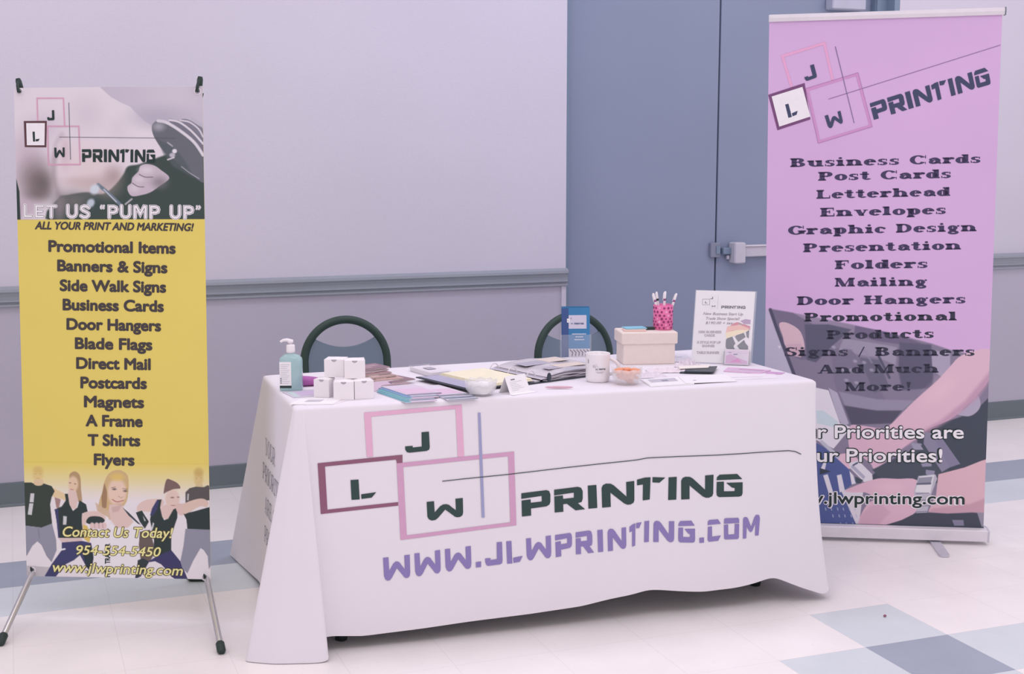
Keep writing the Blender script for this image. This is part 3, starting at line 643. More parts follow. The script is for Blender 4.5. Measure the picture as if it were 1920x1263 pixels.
# woman second
A.poly([(480,150),(530,125),(580,170),(590,300),(600,430),(560,420),(540,320),(480,200)], (176,140,110), 5, .9, True); A.blob(512, 250, 62, 95, (226,192,168), 1, 0, .6); A.poly([(470,300),(540,320),(560,400),(540,500),(470,480),(460,380)], SK, 4)
A.blob(482, 238, 12, 7, (110,84,80), .9); A.blob(532, 248, 12, 7, (110,84,80), .9); A.line([(485,300),(515,306)], 6, (176,110,110), 3)
A.poly([(430,345),(460,345),(475,450),(510,515),(555,480),(575,410),(640,450),(655,520),(600,540),(600,640),(640,780),(370,785),(350,620),(330,500),(400,470),(440,410)], DK, 3); A.poly([(330,500),(365,490),(380,780),(365,780),(350,620)], NV, 4)
A.poly([(415,565),(450,568),(445,650),(412,650)], (206,200,208), 2); A.poly([(365,780),(600,780),(600,810),(500,830),(400,826)], (216,188,190), 3)
A.poly([(400,826),(600,810),(690,830),(720,1000),(700,1140),(640,1060),(580,950),(520,1000),(440,1040),(340,1165),(230,1160),(300,1040),(400,900)], NV, 3); A.poly([(600,900),(690,860),(720,1020),(700,1130),(640,1060)], (46,56,66), 6)
# woman centre
A.poly([(820,230),(870,140),(960,110),(1040,150),(1060,240),(1040,420),(960,500),(880,500),(820,560),(760,540),(770,420),(800,330)], (206,172,130), 6, 1, True)
A.poly([(820,240),(850,330),(840,480),(800,500),(790,380)], (150,112,92), 10, .8); A.blob(945, 330, 112, 160, (230,196,182), 1, 0, .65); A.blob(945, 180, 100, 60, (224,188,110), .8, 0, .3)
A.poly([(870,450),(1000,460),(1060,540),(1110,620),(1050,680),(940,680),(880,600),(860,540)], SK, 4); A.poly([(1000,450),(960,520),(900,530),(890,480)], SKD, 12, .6)
A.blob(918, 300, 26, 12, (92,78,80), 1); A.blob(1026, 318, 26, 12, (92,78,80), 1); A.line([(890,285),(930,278)], 6, (150,112,96), 4); A.line([(1000,295),(1050,300)], 6, (150,112,96), 4); A.line([(960,370),(985,385),(1005,375)], 6, (190,146,140), 5); A.line([(900,402),(945,425),(1010,410)], 9, (178,104,110), 3); A.blob(960, 445, 40, 14, (204,164,156), .6)
A.poly([(730,430),(790,470),(870,520),(880,600),(820,620),(760,560)], (208,176,156), 8, .9)
A.poly([(600,560),(650,530),(760,520),(860,580),(880,640),(960,690),(1060,680),(1110,620),(1000,470),(1040,490),(1170,650),(1160,900),(1170,1040),(1120,1195),(640,1170),(700,1060),(720,950),(690,830),(610,740)], (234,222,232), 3)
A.poly([(600,560),(650,525),(750,520),(830,570),(800,620),(640,640),(610,720)], SK, 5, 1, True); A.poly([(640,620),(680,570),(780,572),(825,610),(780,640),(680,645)], DK, 3, 1, True)
for x in (700, 745, 785, 820): A.blob(x, 662, 30, 42, (224,190,192), 1, 0, .6)
A.line([(722,640),(725,690)], 4, (170,130,136), 3); A.line([(766,640),(768,690)], 4, (170,130,136), 3); A.line([(803,640),(806,685)], 4, (170,130,136), 3)
A.poly([(610,650),(650,660),(690,760),(670,830),(620,790)], (220,184,104), 6)
A.poly([(1000,480),(1060,530),(1180,650),(1150,640),(1060,560)], (66,70,82), 3)
# woman right
A.poly([(1140,480),(1180,430),(1260,400),(1390,400),(1400,460),(1300,520),(1200,520),(1150,520)], SK, 5, 1, True); A.poly([(1130,530),(1190,510),(1220,560),(1260,620),(1220,690),(1170,620)], DK, 3); A.poly([(1200,560),(1230,610)] + [(1215,615)], (200,194,204), 2)
A.blob(1492, 400, 86, 118, (224,192,186), 1, 0, .65); A.poly([(1405,340),(1420,240),(1440,200),(1470,205),(1540,240),(1570,290),(1500,300),(1430,330)], (124,98,98), 4, 1, True)
A.blob(1490, 382, 22, 9, (110,84,86), .9); A.blob(1548, 378, 14, 8, (110,84,86), .9); A.line([(1480,460),(1540,462)], 8, (180,120,122), 3)
A.poly([(1420,450),(1520,480),(1530,520),(1470,600),(1400,590),(1360,500)], SK, 4)
A.poly([(1340,405),(1385,400),(1370,480),(1390,570),(1410,605),(1450,590),(1500,500),(1540,480),(1540,580),(1480,760),(1480,900),(1430,960),(1300,960),(1310,800),(1270,600),(1290,500)], DK, 3); A.poly([(1340,405),(1360,405),(1340,500),(1300,560),(1270,560),(1290,490)], NV, 4)
A.poly([(1300,625),(1312,640),(1296,700),(1282,690)], (206,200,208), 2)
A.poly([(1520,450),(1600,440),(1720,400),(1800,395),(1845,430),(1830,475),(1760,470),(1650,530),(1560,555)], (220,186,184), 4, 1, True); A.blob(1800, 440, 45, 35, (230,204,196), .8, 0, .4)
A.poly([(1170,720),(1270,700),(1310,860),(1300,960),(1270,1010),(1180,1000),(1160,850)], (108,92,92), 5)
A.poly([(1160,1000),(1240,1020),(1340,960),(1480,900),(1570,1010),(1640,1180),(1640,1210),(1540,1200),(1480,1160),(1420,1080),(1380,1040),(1320,1010),(1260,1020),(1180,1160),(1120,1190)], (66,62,104), 3); A.poly([(1150,1000),(1200,980),(1260,1010),(1200,1120),(1130,1190)], (54,62,66), 4)
# man right
A.blob(1750, 190, 62, 110, (214,184,130), .9, 0, .5); A.blob(1750, 130, 66, 60, (190,152,84), .5, 0, .4); A.poly([(1720,250),(1780,240),(1800,280),(1720,290)], (214,186,150), 4)
A.blob(1730, 190, 9, 6, (160,124,90), .6); A.blob(1772, 190, 9, 6, (160,124,90), .6)
A.poly([(1620,330),(1660,290),(1720,275),(1800,280),(1840,260),(1900,290),(1900,400),(1620,450)], (92,84,86), 4); A.poly([(1600,540),(1700,520),(1840,480),(1900,470),(1900,700),(1640,700),(1630,600)], DK, 3); A.poly([(1720,400),(1800,395),(1845,430),(1830,475),(1760,470),(1650,530),(1600,540),(1600,450)], (220,188,180), 4, 1, True)
A.poly([(1640,345),(1655,345),(1650,410),(1636,410)], (190,184,196), 2)
A.poly([(1620,690),(1900,700),(1900,1000),(1850,1090),(1840,960),(1800,900),(1770,880),(1740,930),(1700,1000),(1640,1130),(1590,1080),(1570,1010),(1600,860)], GR, 3)
A.line([(380,900),(430,890)], 16, (238,228,238), 4)
A.emit(b, at1)
c2b = crop(0, 400, 2.526); BRN = ink((74, 66, 70)); WHI = ink((238, 226, 238)); DK1 = ink((46, 58, 58)); YTX = ink((236, 222, 158)); BR2 = ink((92, 82, 62))
k = 2.526
put_text(b, 'ALL YOUR PRINT AND MARKETING!', 65.3, 363.5, 429.7, 433, 13.6, f1, BRN, .034, .22)
for t, x0, x1, yl, yr in (('Promotional Items',229,832,180,190), ('Banners & Signs',271,793,272,282), ('Side Walk Signs',283,787,366,374), ('Business Cards',297,776,457,465), ('Door Hangers',315,763,549,557), ('Blade Flags',355,722,640,647),
                          ('Direct Mail',361,714,734,740), ('Postcards',381,696,826,830), ('Magnets',398,683,916,920), ('A Frame',406,676,1006,1010), ('T Shirts',416,665,1098,1101), ('Flyers',445,638,1190,1193)):
    put_text(b, t, x0/k, x1/k, 400+yl/k, 400+yr/k, 19.8, f1, BRN, .040)
k = 5.261
for t, x0, x1, yl, yr, cp in (('Contact Us Today!',410,1500,765,780,97), ('954-554-5450',545,1380,942,962,88), ('www.jlwprinting.com',312,1597,1112,1150,95)):
    a_ = (40+x0/k, 40+x1/k, 860+yl/k, 860+yr/k, cp/k)
    put_text(b, t, *a_, f1, BR2, .055, .22, .0009); put_text(b, t, *a_, f1, YTX, .012, .22, .0015)
# upright lettering on the white shirt, reading upwards
def shirt(x, y, off): return f1(40+(876+y)/5.261, 860+(1166-x)/5.261, off)
put_text(b, 'FIT', 0, 70, 0, 0, 50, shirt, DK1, .03, 0, .0007); put_text(b, 'TRAINER', 130, 330, 0, 0, 48, shirt, DK1, .03, 0, .0007)
# rounded inline headline
RL = {
 'L': (.62, [[(.12,.95),(.12,.12),(.56,.12)]]), 'E': (.66, [[(.58,.9),(.12,.9),(.12,.1),(.58,.1)], [(.12,.5),(.52,.5)]]), 'T': (.66, [[(.04,.9),(.62,.9)], [(.33,.9),(.33,.06)]]),
 'U': (.76, [[(.1,.95),(.1,.35),(.16,.18),(.3,.08),(.46,.08),(.6,.18),(.66,.35),(.66,.95)]]), 'S': (.68, [[(.60,.80),(.48,.90),(.30,.92),(.14,.84),(.12,.70),(.22,.58),(.46,.46),(.58,.36),(.58,.20),(.46,.08),(.26,.06),(.08,.18)]]),
 'P': (.70, [[(.12,.06),(.12,.9),(.42,.9),(.58,.82),(.62,.68),(.58,.52),(.42,.44),(.16,.44)]]), 'M': (.92, [[(.1,.06),(.1,.9),(.2,.92),(.46,.34),(.72,.92),(.82,.9),(.82,.06)]]),
 '(': (.36, [[(.1,.96),(.06,.84),(.08,.76)], [(.26,.96),(.22,.84),(.24,.76)]]), ')': (.36, [[(.08,.96),(.12,.88),(.06,.76)], [(.24,.96),(.28,.88),(.22,.76)]]), ' ': (.40, [])}
def inline(mb, text, x0, x1, yl, yr, cap, f):
    W_ = sum(RL[c][0]+.14 for c in text)-.14; s_ = (x1-x0)/W_; x = 0
    for ch in text:
        for pl in RL[ch][1]:
            q = [(x0+(x+a)*s_, yl+(yr-yl)*(x+a)/W_-c*cap) for a, c in pl]
            sm = 1 if ch not in '()' else .62
            for wd, m, o in ((.30*sm, WHI, .0008), (.20*sm, BRN, .0011), (.145*sm, WHI, .0014)):
                wpx = wd*cap; stroke(mb, q, wpx, f, m, o)
                for n_, e in enumerate((q[0], q[-1])): disc(mb, e, wpx/2, f, m, o+.00003*(n_+1))
        x += RL[ch][0]+.14
inline(b, 'LET US (PUMP UP)', 43.5, 377, 408.5, 410.5, 24.5, f1)
c5 = crop(30, 150, 4.678)
logo(b, f1, c5, [(190,360),(184,162),(415,162),(426,400)], [(68,362),(270,360),(266,592),(77,590)], [(90,380),(253,380),(250,574),(96,574)], [(276,408),(550,408),(562,742),(285,745)],
     [(272,270),(335,266),(338,355),(275,357)], [(145,455),(208,452),(208,540),(150,542)], [(335,595),(427,593),(428,680),(338,685)], [(578,608),(1222,612),(1220,725),(580,720)],
     [(463,200),(478,700)], [(380,502),(1400,512)], [ink((216,160,188)), ink((96,66,74)), ink((212,158,186)), ink((110,110,128)), ink((104,100,112)), DK1], 2.6, 1.2, .0009)
# steel eyelets in the corners
EY = [(37, 172.5), (370.5, 171.5), (61, 1069), (385, 1082)]
for x, y in EY:
    p = Vector(f1(x, y, .001)); nrm = (Vector(f1(x, y, .01))-Vector(f1(x, y, 0))).normalized()
    a = Vector(r1)*.0095; c = Vector(u1)*.0095
    b.tube([p+a*math.cos(t)+c*math.sin(t) for t in [2*PI*k/20 for k in range(21)]], .0026, M['silver'], 8)
ban1 = b.build('banner', xb)
n1 = Vector(r1).cross(Vector(u1)).normalized()
hub = Vector(at1(W1/2, .72, -.16))
def eye(i, off): return Vector(f1(*EY[i], off))
b = MB(); b.lathe([(.001, 0), (.03, 0), (.034, .02), (.034, .05), (.02, .06), (.001, .06)], hub-Vector((0, 0, .03)), M['black'], 20); b.build('hub', xb)
for i, tip in ((0, (30, 147)), (1, (373, 143))):
    b = MB(); e = eye(i, .004); t = Vector(f1(*tip, -.012))
    b.tube([hub, eye(i, -.05), Vector(f1(EY[i][0], EY[i][1]+12, -.016))], [.005, .004, .004], M['blackm']); o = b.build('upper_arm', xb)
    b = MB(); b.tube([Vector(f1(EY[i][0], EY[i][1]+14, -.016)), t*.35+Vector(f1(*EY[i], -.014))*.65, t*.8+Vector(f1(*EY[i], -.01))*.2, t], [.005, .009, .0095, .007], M['black'])
    b.tube([Vector(f1(*EY[i], -.012)), e+n1*.006, e*.6+t*.4+n1*.008, t*.75+e*.25+n1*.004], [.004, .005, .005, .005], M['black'], 8); b.build('tip_hook', o)
for i, foot in ((2, (-.097, 4.185)), (3, (.526, 3.879))):
    b = MB(); e = eye(i, -.012); ft = Vector((*foot, .012))
    b.tube([hub, e+Vector((0, 0, .01)), e], .0045, M['blackm']); b.build('lower_arm', xb)
    b = MB(); b.tube([e, ft], .0095, M['tube'], 16); o = b.build('leg', xb)
    b = MB(); dr = (ft-e).normalized(); b.tube([ft-dr*.03, ft-dr*.026, ft+dr*.004, ft+dr*.012], [.011, .0135, .0135, .009], M['black'], 16); b.build('rubber_foot', o)
    b = MB(); e2 = eye(i, .005); b.tube([e, e2, e2+n1*.006+Vector((0, 0, .012))], [.0045, .0045, .003], M['black'], 8); b.build('hook', o)
b = MB(); rf = Vector((.56, 4.60, .02)); b.tube([hub, rf], .009, M['blackm']); o = b.build('rear_leg', xb)
b = MB(); b.box(rf+Vector((-.01, 0, -.002)), (.075, .03, .036), M['black'], rz=-.35, bev=.008); b.build('rubber_foot', o)

# --- lilac roll-up banner
H2 = [[2.0649, .0253, -.9811], [.0349, -2.1599, .8136], [.0446, -.0575, 1.]]
P2, r2, u2 = (2.7026, 4.3649, .0458), (.8915, -.4529, .014), (-.0135, .0042, .9999)
at2 = frame_of(P2, r2, u2); g2 = homog(H2); W2, HH2 = .84, 1.94
def f2(x, y, off): return at2(*g2(x, y), off)
rb = thing('roll_up_banner', 'tall lilac printed banner rising from a silver base, behind the right end of the table', 'banner', (3.08, 4.17, 0))
b = MB(); LIL = mat('lilac_vinyl', (213, 172, 219), .5, .25, .02, 3)
b.add([at2(a, c, o) for o in (0, -.0012) for a, c in ((0, .004), (W2, .004), (W2, HH2), (0, HH2))], [(0, 1, 2, 3), (7, 6, 5, 4), (0, 4, 5, 1), (1, 5, 6, 2), (2, 6, 7, 3), (3, 7, 4, 0)], LIL)
vt = g2(1640, 566)[1]
A = Art(0, W2, .005, vt, .00185, H2, (213, 172, 219)); A.tf = crop(1430, 560, 4.209); A.k = 4.209
# left margin: pale table top in the picture
A.poly([(-60,85),(60,80),(130,260),(260,600),(460,720),(700,1010),(700,1900),(-60,1900)], (190,180,206), 10)
A.poly([(55,75),(200,100),(400,140),(700,200),(950,260),(1180,310),(1330,350),(1480,400),(1620,430),(1800,520),(1800,1900),(480,1900),(420,1100),(230,560)], (136,124,150), 16)
A.vgrad(575, 640, (213,172,219), .35, 0)
A.poly([(60,80),(240,110),(400,200),(560,360),(420,470),(300,480),(180,420)], (122,110,138), 12); A.poly([(330,200),(520,200),(700,240),(560,360),(480,440),(420,500),(350,480)], (96,92,116), 14)
A.poly([(730,210),(980,260),(1180,320),(1300,370),(1100,360),(900,330),(720,280)], (116,102,134), 14); A.poly([(640,310),(900,350),(1060,380),(1050,520),(900,460),(760,440),(600,400)], (158,146,172), 14)
A.poly([(1080,340),(1330,360),(1350,520),(1340,700),(1100,720),(1070,560)], (98,92,118), 22); A.poly([(1330,400),(1480,430),(1480,540),(1420,620),(1340,560)], (172,158,186), 10)
A.poly([(540,380),(700,400),(900,640),(1050,980),(680,1000),(560,640)], (126,116,142), 18); A.poly([(760,460),(920,480),(1000,700),(880,740)], (110,104,128), 14)
for x, y, a in ((620,400,20), (730,490,20), (560,380,20), (800,500,15), (660,640,15), (740,660,15), (640,560,10), (700,560,10), (860,560,10)): A.blob(x, y, 26, 18, (178,168,192), .7, a, .3)
A.line([(900,420),(1000,620)], 20, (90,86,110), 8); A.line([(800,400),(860,500)], 14, (150,140,166), 8, .7)
A.poly([(600,730),(900,790),(1200,800),(1100,880),(860,880),(650,840)], (150,140,166), 16); A.poly([(640,840),(900,880),(1100,880),(1020,980),(700,990)], (88,82,104), 16)
# dark edge of the picture
A.line([(60,85),(110,230),(170,390),(250,600)], 26, (84,80,104), 8, 1, False)
A.poly([(130,195),(200,190),(300,260),(330,400),(250,420),(180,370),(160,300)], (216,180,196), 6, 1, True); A.poly([(180,360),(300,350),(330,400),(300,460),(200,440)], (206,168,188), 8)
A.blob(132, 378, 12, 12, (232,222,236), 1)
# sheets under the arms
A.poly([(380,690),(520,720),(610,980),(700,1010),(560,1180),(400,1100)], (226,214,230), 5); A.poly([(420,880),(480,880),(600,970),(560,1010),(430,980)], (200,208,222), 5); A.poly([(520,700),(590,740),(680,980),(640,1010),(600,950)], (180,170,194), 6)
# black trousers
A.poly([(1800,760),(1700,860),(1560,930),(1400,980),(1200,1040),(1260,1300),(900,1360),(760,1480),(900,1520),(1200,1500),(1800,1330)], (72,76,92), 8); A.poly([(1310,1050),(1390,1060),(1560,1300),(1440,1340)], (134,126,156), 5)
A.poly([(1520,900),(1600,860),(1690,760),(1720,830),(1690,890),(1620,925)], (178,164,190), 8, 1, True)
# upper arm and hand
A.poly([(1800,400),(1580,440),(1480,530),(1380,640),(1200,800),(1030,970),(960,1030),(840,1120),(860,1280),(1100,1180),(1300,1030),(1520,920),(1800,620)], (222,180,202), 5, 1, True)
A.poly([(1800,560),(1600,800),(1400,960),(1180,1080),(1060,1200),(1300,1060),(1520,930),(1700,780),(1800,640)], (190,146,176), 40, .8); A.blob(1400, 720, 200, 90, (230,190,208), .7, -42)
A.tf = crop(1520, 760, 4.676); A.k = 4.676
A.poly([(340,190),(420,170),(640,200),(900,190),(1000,240),(860,330),(620,520),(560,560),(520,500),(420,430),(340,380)], (218,176,200), 8, 1, True)
A.poly([(230,440),(330,420),(420,480),(330,560),(230,615),(200,590),(205,540)], (224,182,204), 4, 1, True)
A.poly([(880,320),(970,330),(1000,380),(900,380)], (150,142,170), 5); A.poly([(960,480),(1080,500),(1050,540),(980,530)], (146,138,166), 5)
A.poly([(540,560),(1000,330),(1230,600),(1100,640),(620,640)], (78,82,98), 14)
A.poly([(1000,230),(1060,240),(1220,540),(1150,580),(990,330)], (140,132,160), 5); A.poly([(880,330),(960,340),(990,385),(905,385)], (160,152,178), 4); A.poly([(960,490),(1060,500),(1060,530),(980,535)], (150,142,170), 4); A.poly([(1010,560),(1090,570),(1080,620),(1010,600)], (150,142,170), 4)
# blue calendar
A.poly([(60,330),(130,370),(340,560),(400,660),(300,740),(340,900),(430,1080),(110,1085),(0,1085),(0,330)], (86,96,152), 3)
for q in ([(120,480),(140,490),(125,560),(90,550)], [(110,610),(150,600),(205,780),(165,790)], [(230,610),(270,600),(300,740),(255,760)], [(340,570),(375,610),(395,680),(360,690)]): A.poly(q, (226,214,230), 3)
A.poly([(70,310),(100,300),(260,440),(240,470)], (190,184,206), 3); A.poly([(80,545),(180,575),(80,605)], (62,66,84), 2)
A.poly([(270,750),(430,690),(470,680),(420,1080),(400,1040)], (222,208,224), 5)
for i, y in enumerate((905, 965, 1035)):
    for jx, x in enumerate((130, 180, 235, 285, 340, 385)):
        if (i, jx) != (2, 0) and jx > i-1: A.line([(x+i*14, y-9), (x+i*14+5, y+9)], 9, (188,186,214), 4, .8)
A.poly([(340,500),(420,480),(540,600),(545,650),(470,670),(340,540)], (222,210,226), 4); A.poly([(350,535),(370,515),(480,620),(465,645)], (178,170,194), 3); A.line([(375,520),(410,500)], 14, (84,86,112), 3)
A.poly([(390,620),(460,650),(440,680),(400,680)], (74,80,94), 3)
# lower hand and forearm
A.poly([(1650,440),(1500,480),(1350,540),(1120,600),(1100,780),(1030,930),(1200,940),(1420,930),(1650,950)], (220,176,192), 4, 1, False); A.poly([(1650,760),(1400,860),(1060,900),(1030,935),(1200,945),(1650,955)], (192,146,166), 30, .7)
A.poly([(300,745),(420,690),(540,650),(620,635),(760,640),(930,650),(960,800),(920,930),(800,1000),(640,1050),(540,1085),(420,1080),(440,960),(500,860),(560,810),(480,760),(380,760)], (222,178,200), 4, 1, True)
A.poly([(440,960),(520,880),(620,860),(700,930),(600,1040),(470,1080),(420,1080)], (204,158,184), 30, .6); A.blob(700, 720, 160, 60, (230,190,208), .7)
# watch
A.poly([(945,615),(1095,600),(1110,640),(1060,770),(1030,900),(1020,950),(925,950),(930,860),(905,755)], (188,180,198), 3)
A.poly([(955,620),(1085,605),(1050,765),(915,755)], (222,214,226), 3); A.poly([(950,630),(1070,620),(1050,690),(930,690)], (150,146,166), 3); A.line([(935,685),(1050,680)], 16, (100,98,120), 3, .9, False)
for y in (770, 830, 880, 930): A.line([(925,y),(1035,y-6)], 6, (120,114,136), 3, .9, False)
# dark foreground
A.poly([(540,1085),(640,1050),(800,1000),(920,940),(1030,935),(1200,945),(1420,935),(1650,955),(1650,1100),(540,1100)], (74,76,92), 4); A.poly([(1240,1000),(1340,1000),(1345,1050),(1260,1050)], (136,130,156), 4); A.poly([(1460,935),(1650,940),(1650,1060),(1500,1060)], (152,142,164), 10)
A.emit(b, at2)
PUR, PUR2 = ink((74, 64, 98)), ink((62, 60, 80))
k = 2.746
for i, (t, x0, x1, yl, yr) in enumerate((('Business Cards',168,1150,145,122), ('Post Cards',312,998,215,200), ('Letterhead',303,992,308,292), ('Envelopes',322,972,400,385), ('Graphic Design',158,1130,493,474), ('Presentation',235,1050,583,568), ('Folders',398,878,670,663),
                          ('Mailing',398,875,760,755), ('Door Hangers',203,1073,855,845), ('Promotional',240,1028,940,933), ('Products',355,910,1030,1023), ('Signs / Banners',140,1120,1117,1115), ('And Much',312,935,1207,1202), ('More!',451,798,1297,1295))):
    slab_text(b, t, 1420+x0/k, 1420+x1/k, 260+yl/k, 260+yr/k, 16.2, f2, PUR if i < 9 else PUR2, .0009, t=.44, h=.13)
k = 4.676
def tail(full, part, x0, x1):   # left end of the whole line when only its tail is measured
    a, c = text_bounds(full); pa, pc = text_bounds(part); return x1-(x1-x0)*(c-a)/(pc-pa)
for full, part, x0, x1, y0, y1, cp, inn, out in (('Your Priorities are','Priorities are',212,1342,281,284,108,WHI,DK1), ('our Priorities!','Priorities!',315,1156,489,491,110,WHI,DK1), ('www.jlwprinting.com','jlwprinting.com',150,1350,856,862,98,DK1,WHI)):
    xs = tail(full, part, x0, x1); yy = y0-(y1-y0)*(x0-xs)/(x1-x0)
    a_ = (1520+xs/k, 1520+x1/k, 760+yy/k, 760+y1/k, cp/k)
    put_text(b, full, *a_, f2, out, .075, 0, .0009); put_text(b, full, *a_, f2, inn, .02, 0, .0015)
c6 = crop(1400, 0, 3.692)
logo(b, f2, c6, [(310,600),(246,388),(536,298),(594,552)], [(148,655),(400,573),(440,825),(212,900)], [(172,667),(385,600),(440,805),(225,875)], [(420,620),(762,512),(858,870),(500,980)],
     [(378,470),(464,443),(487,535),(407,562)], [(265,722),(335,703),(358,790),(288,815)], [(538,800),(648,765),(668,850),(565,890)], [(850,713),(1665,462),(1690,580),(880,828)],
     [(612,320),(743,850)], [(565,685),(1755,310)], [ink((228,164,206)), ink((122,78,122)), ink((206,146,200)), ink((128,110,150)), ink((142,110,158)), ink((70,74,104))], 5., 1.4, .0009)
# the two soft bevel lines of the lower square
stroke(b, c6([(408,612),(770,502),(868,875),(495,990)]), .8, f2, ink((176,122,172)), .0012, True)
b.build('banner', rb)
R2, N2 = Vector(r2), Vector(r2).cross(Vector(u2)).normalized()
ang = math.atan2(-.4529, .8915)
b = MB(); tc_ = [Vector(f2(1661.5, 28.3, 0))]
pa, pb = Vector(f2(1441.5, 34.5, 0)), Vector(f2(1883, 20.5, 0)); dv = (pb-pa).normalized()
sec = [(-.009, -.013), (.009, -.013), (.012, 0), (.009, .013), (-.009, .013), (-.012, 0)]
b.rings([[p+N2*x+Vector((0, 0, z)) for x, z in sec] for p in (pa, pb)], M['silver']); o = b.build('top_rail', rb)
b = MB(); b.rings([[p+N2*x*1.15+Vector((0, 0, z*1.12)) for x, z in sec] for p in (pb, pb+dv*.004)], M['base']); b.build('end_cap', o)
# base cassette with end caps, foot strips and rear pole
ux = Vector((math.cos(ang), math.sin(ang), 0)); uy = Vector((-math.sin(ang), math.cos(ang), 0)); bc = Vector((3.081, 4.178, .010))+Vector((0, 0, 0))
sec = [(-.036, .006), (.040, .006), (.044, .03), (.038, .048), (.014, .052), (-.012, .052), (-.034, .050), (-.038, .046)]
def bas(t, x, z): return bc+ux*t+uy*x+Vector((0, 0, z))
b = MB(); b.rings([[bas(t, x, z) for x, z in sec] for t in (-.428, .428)], M['silver']); b.box(bas(0, 0, .0525), (.84, .012, .002), M['gap'], rz=ang); cs = b.build('base_cassette', rb)
for t in (-.431, .431):
    b = MB(); b.rings([[bas(t+e, x*1.04, z*1.02 if z > .01 else .004) for x, z in sec] for e in (-.003, .003)], M['steel']); b.build('end_cap', cs)
for t in (-.245, .235):
    b = MB(); pts = [(-.019, 0), (.019, 0)]
    b.rings([[bas(t+x*w_, y, z) for x, z in ((-.019, -.009), (.019, -.009), (.019, -.001), (-.019, -.001))] for y, w_ in ((.05, 1), (-.19, 1), (-.200, .8), (-.206, .45))], M['steel']); b.build('foot', rb)
b = MB(); b.tube([at2(W2/2, .0, -.022), at2(W2/2, HH2-.01, -.022)], .008, M['silver']); b.build('support_pole', rb)

# ------------------------------------------------------------------ folding chairs behind the table
def chair(cx, cy, rz, top, half, label):
    t = thing('folding_chair', label, 'chair', (cx, cy, 0), 'folding chairs behind the table')
    L = Matrix.Translation((cx, cy, 0)) @ Matrix.Rotation(rz, 4, 'Z')
    def w_(x, y, z): return L @ Vector((x, y, z))
    lean = .10
    def bk(x, z): return w_(x, -.0+(z-.42)*lean-.0, z)       # plane of the back, leaning away from the seat
    b = MB(); zs = top-half
    arc = [bk((half-.014)*math.cos(a), zs+(half-.014)*math.sin(a)) for a in [PI*k/36 for k in range(37)]]
    pts = [w_(half-.005, -.16, .012), w_(half-.005, -.05, .30), bk(half-.014, .44)]+arc+[bk(-half+.014, .44), w_(-half+.005, -.05, .30), w_(-half+.005, -.16, .012)]
    b.tube(pts, .0165, M['blackm'], 12); b.build('back_frame', t)
    # flat back panel, its top edge dipped
    h2 = half-.03; n = 24; fr_, bk_ = [], []
    out = []
    a0 = math.radians(38)
    for k in range(n+1):
        a = -math.radians(0)+a0*k/n; out.append((h2*math.cos(a), zs+h2*math.sin(a)))
    e = out[-1]; dip = [(e[0]*(1-2*k/n), e[1]-.035*(1-(1-2*k/n)**2)) for k in range(1, n)]
    left = [(-x, z) for x, z in reversed(out)]
    poly = [(h2, zs-.13)]+out+dip+left+[(-h2, zs-.13)]
    b = MB(); b.prism(poly, lambda x, z: bk(x, z)+L.to_3x3()@Vector((0, -.006, 0)), lambda x, z: bk(x, z)+L.to_3x3()@Vector((0, .006, 0)), M['seat']); b.build('backrest', t)
    b = MB(); pr = []
    for z, ins in ((.405, .012), (.412, 0), (.432, 0), (.442, .014)):
        pr.append([w_((half-.02-ins)*math.copysign(abs(math.cos(a))**.5, math.cos(a)), .21+(.19-ins)*math.copysign(abs(math.sin(a))**.5, math.sin(a)), z) for a in [2*PI*k/40 for k in range(40)]])
    b.rings(pr, M['seat']); b.build('seat', t)
    for s_ in (-1, 1):
        b = MB(); b.tube([w_(s_*(half-.02), .0, .40), w_(s_*(half-.02), .40, .012)], .011, M['blackm']); o = b.build('leg', t)
    b = MB(); b.tube([w_(-half+.02, .33, .09), w_(half-.02, .33, .09)], .008, M['blackm']); b.build('stretcher', t)
    return t
def kx(x, y): return x*y/4.85
CY = 5.02
chair(1.236, 5.16, PI-.06+PI, .842, .183, 'black-framed folding chair behind the left half of the table, behind the white boxes')
chair(2.262, 5.20, PI+.1+PI, .812, .192, 'black-framed folding chair behind the right half of the table, behind the blue brochure')

# ------------------------------------------------------------------ things on the table
ZC = .7472
def sheet(name, label, cat, pts, m, th=.0012, z=None, group=None, deco=None, rough=0):
    """a thin flat thing given by its four corners on the table"""
    z = ZC if z is None else z; b = MB(); c = Vector((sum(p[0] for p in pts)/4, sum(p[1] for p in pts)/4, z))
    zz = lambda p, e: (p[0], p[1], (p[2] if len(p) > 2 else z)+e)
    b.add([zz(p, 0) for p in pts]+[zz(p, th) for p in pts], [(3, 2, 1, 0), (4, 5, 6, 7), (0, 1, 5, 4), (1, 2, 6, 5), (2, 3, 7, 6), (3, 0, 4, 7)], m)
    if deco:
        for k_, ((u0, v0, u1_, v1_), dm) in enumerate(deco):
            def bil(u, v):
                p = [Vector(zz(q, th+.0002+.00006*k_)) for q in pts]; return (p[0]*(1-u)+p[1]*u)*(1-v)+(p[3]*(1-u)+p[2]*u)*v
            b.add([bil(u0, v0), bil(u1_, v0), bil(u1_, v1_), bil(u0, v1_)], [(0, 1, 2, 3)], dm)
    o = b.build(name)
    if label: tag(o, label, cat, group)
    return o
def rect4(cx, cy, w_, d, rz):
    c, s_ = math.cos(rz), math.sin(rz); return [(cx+x*c-y*s_, cy+x*s_+y*c) for x, y in ((-w_/2, -d/2), (w_/2, -d/2), (w_/2, d/2), (-w_/2, d/2))]
GREY, GREY2, PKI, BLI, TEA = ink((150, 144, 162)), ink((196, 186, 202)), ink((214, 160, 196)), ink((120, 148, 190)), ink((110, 172, 186))
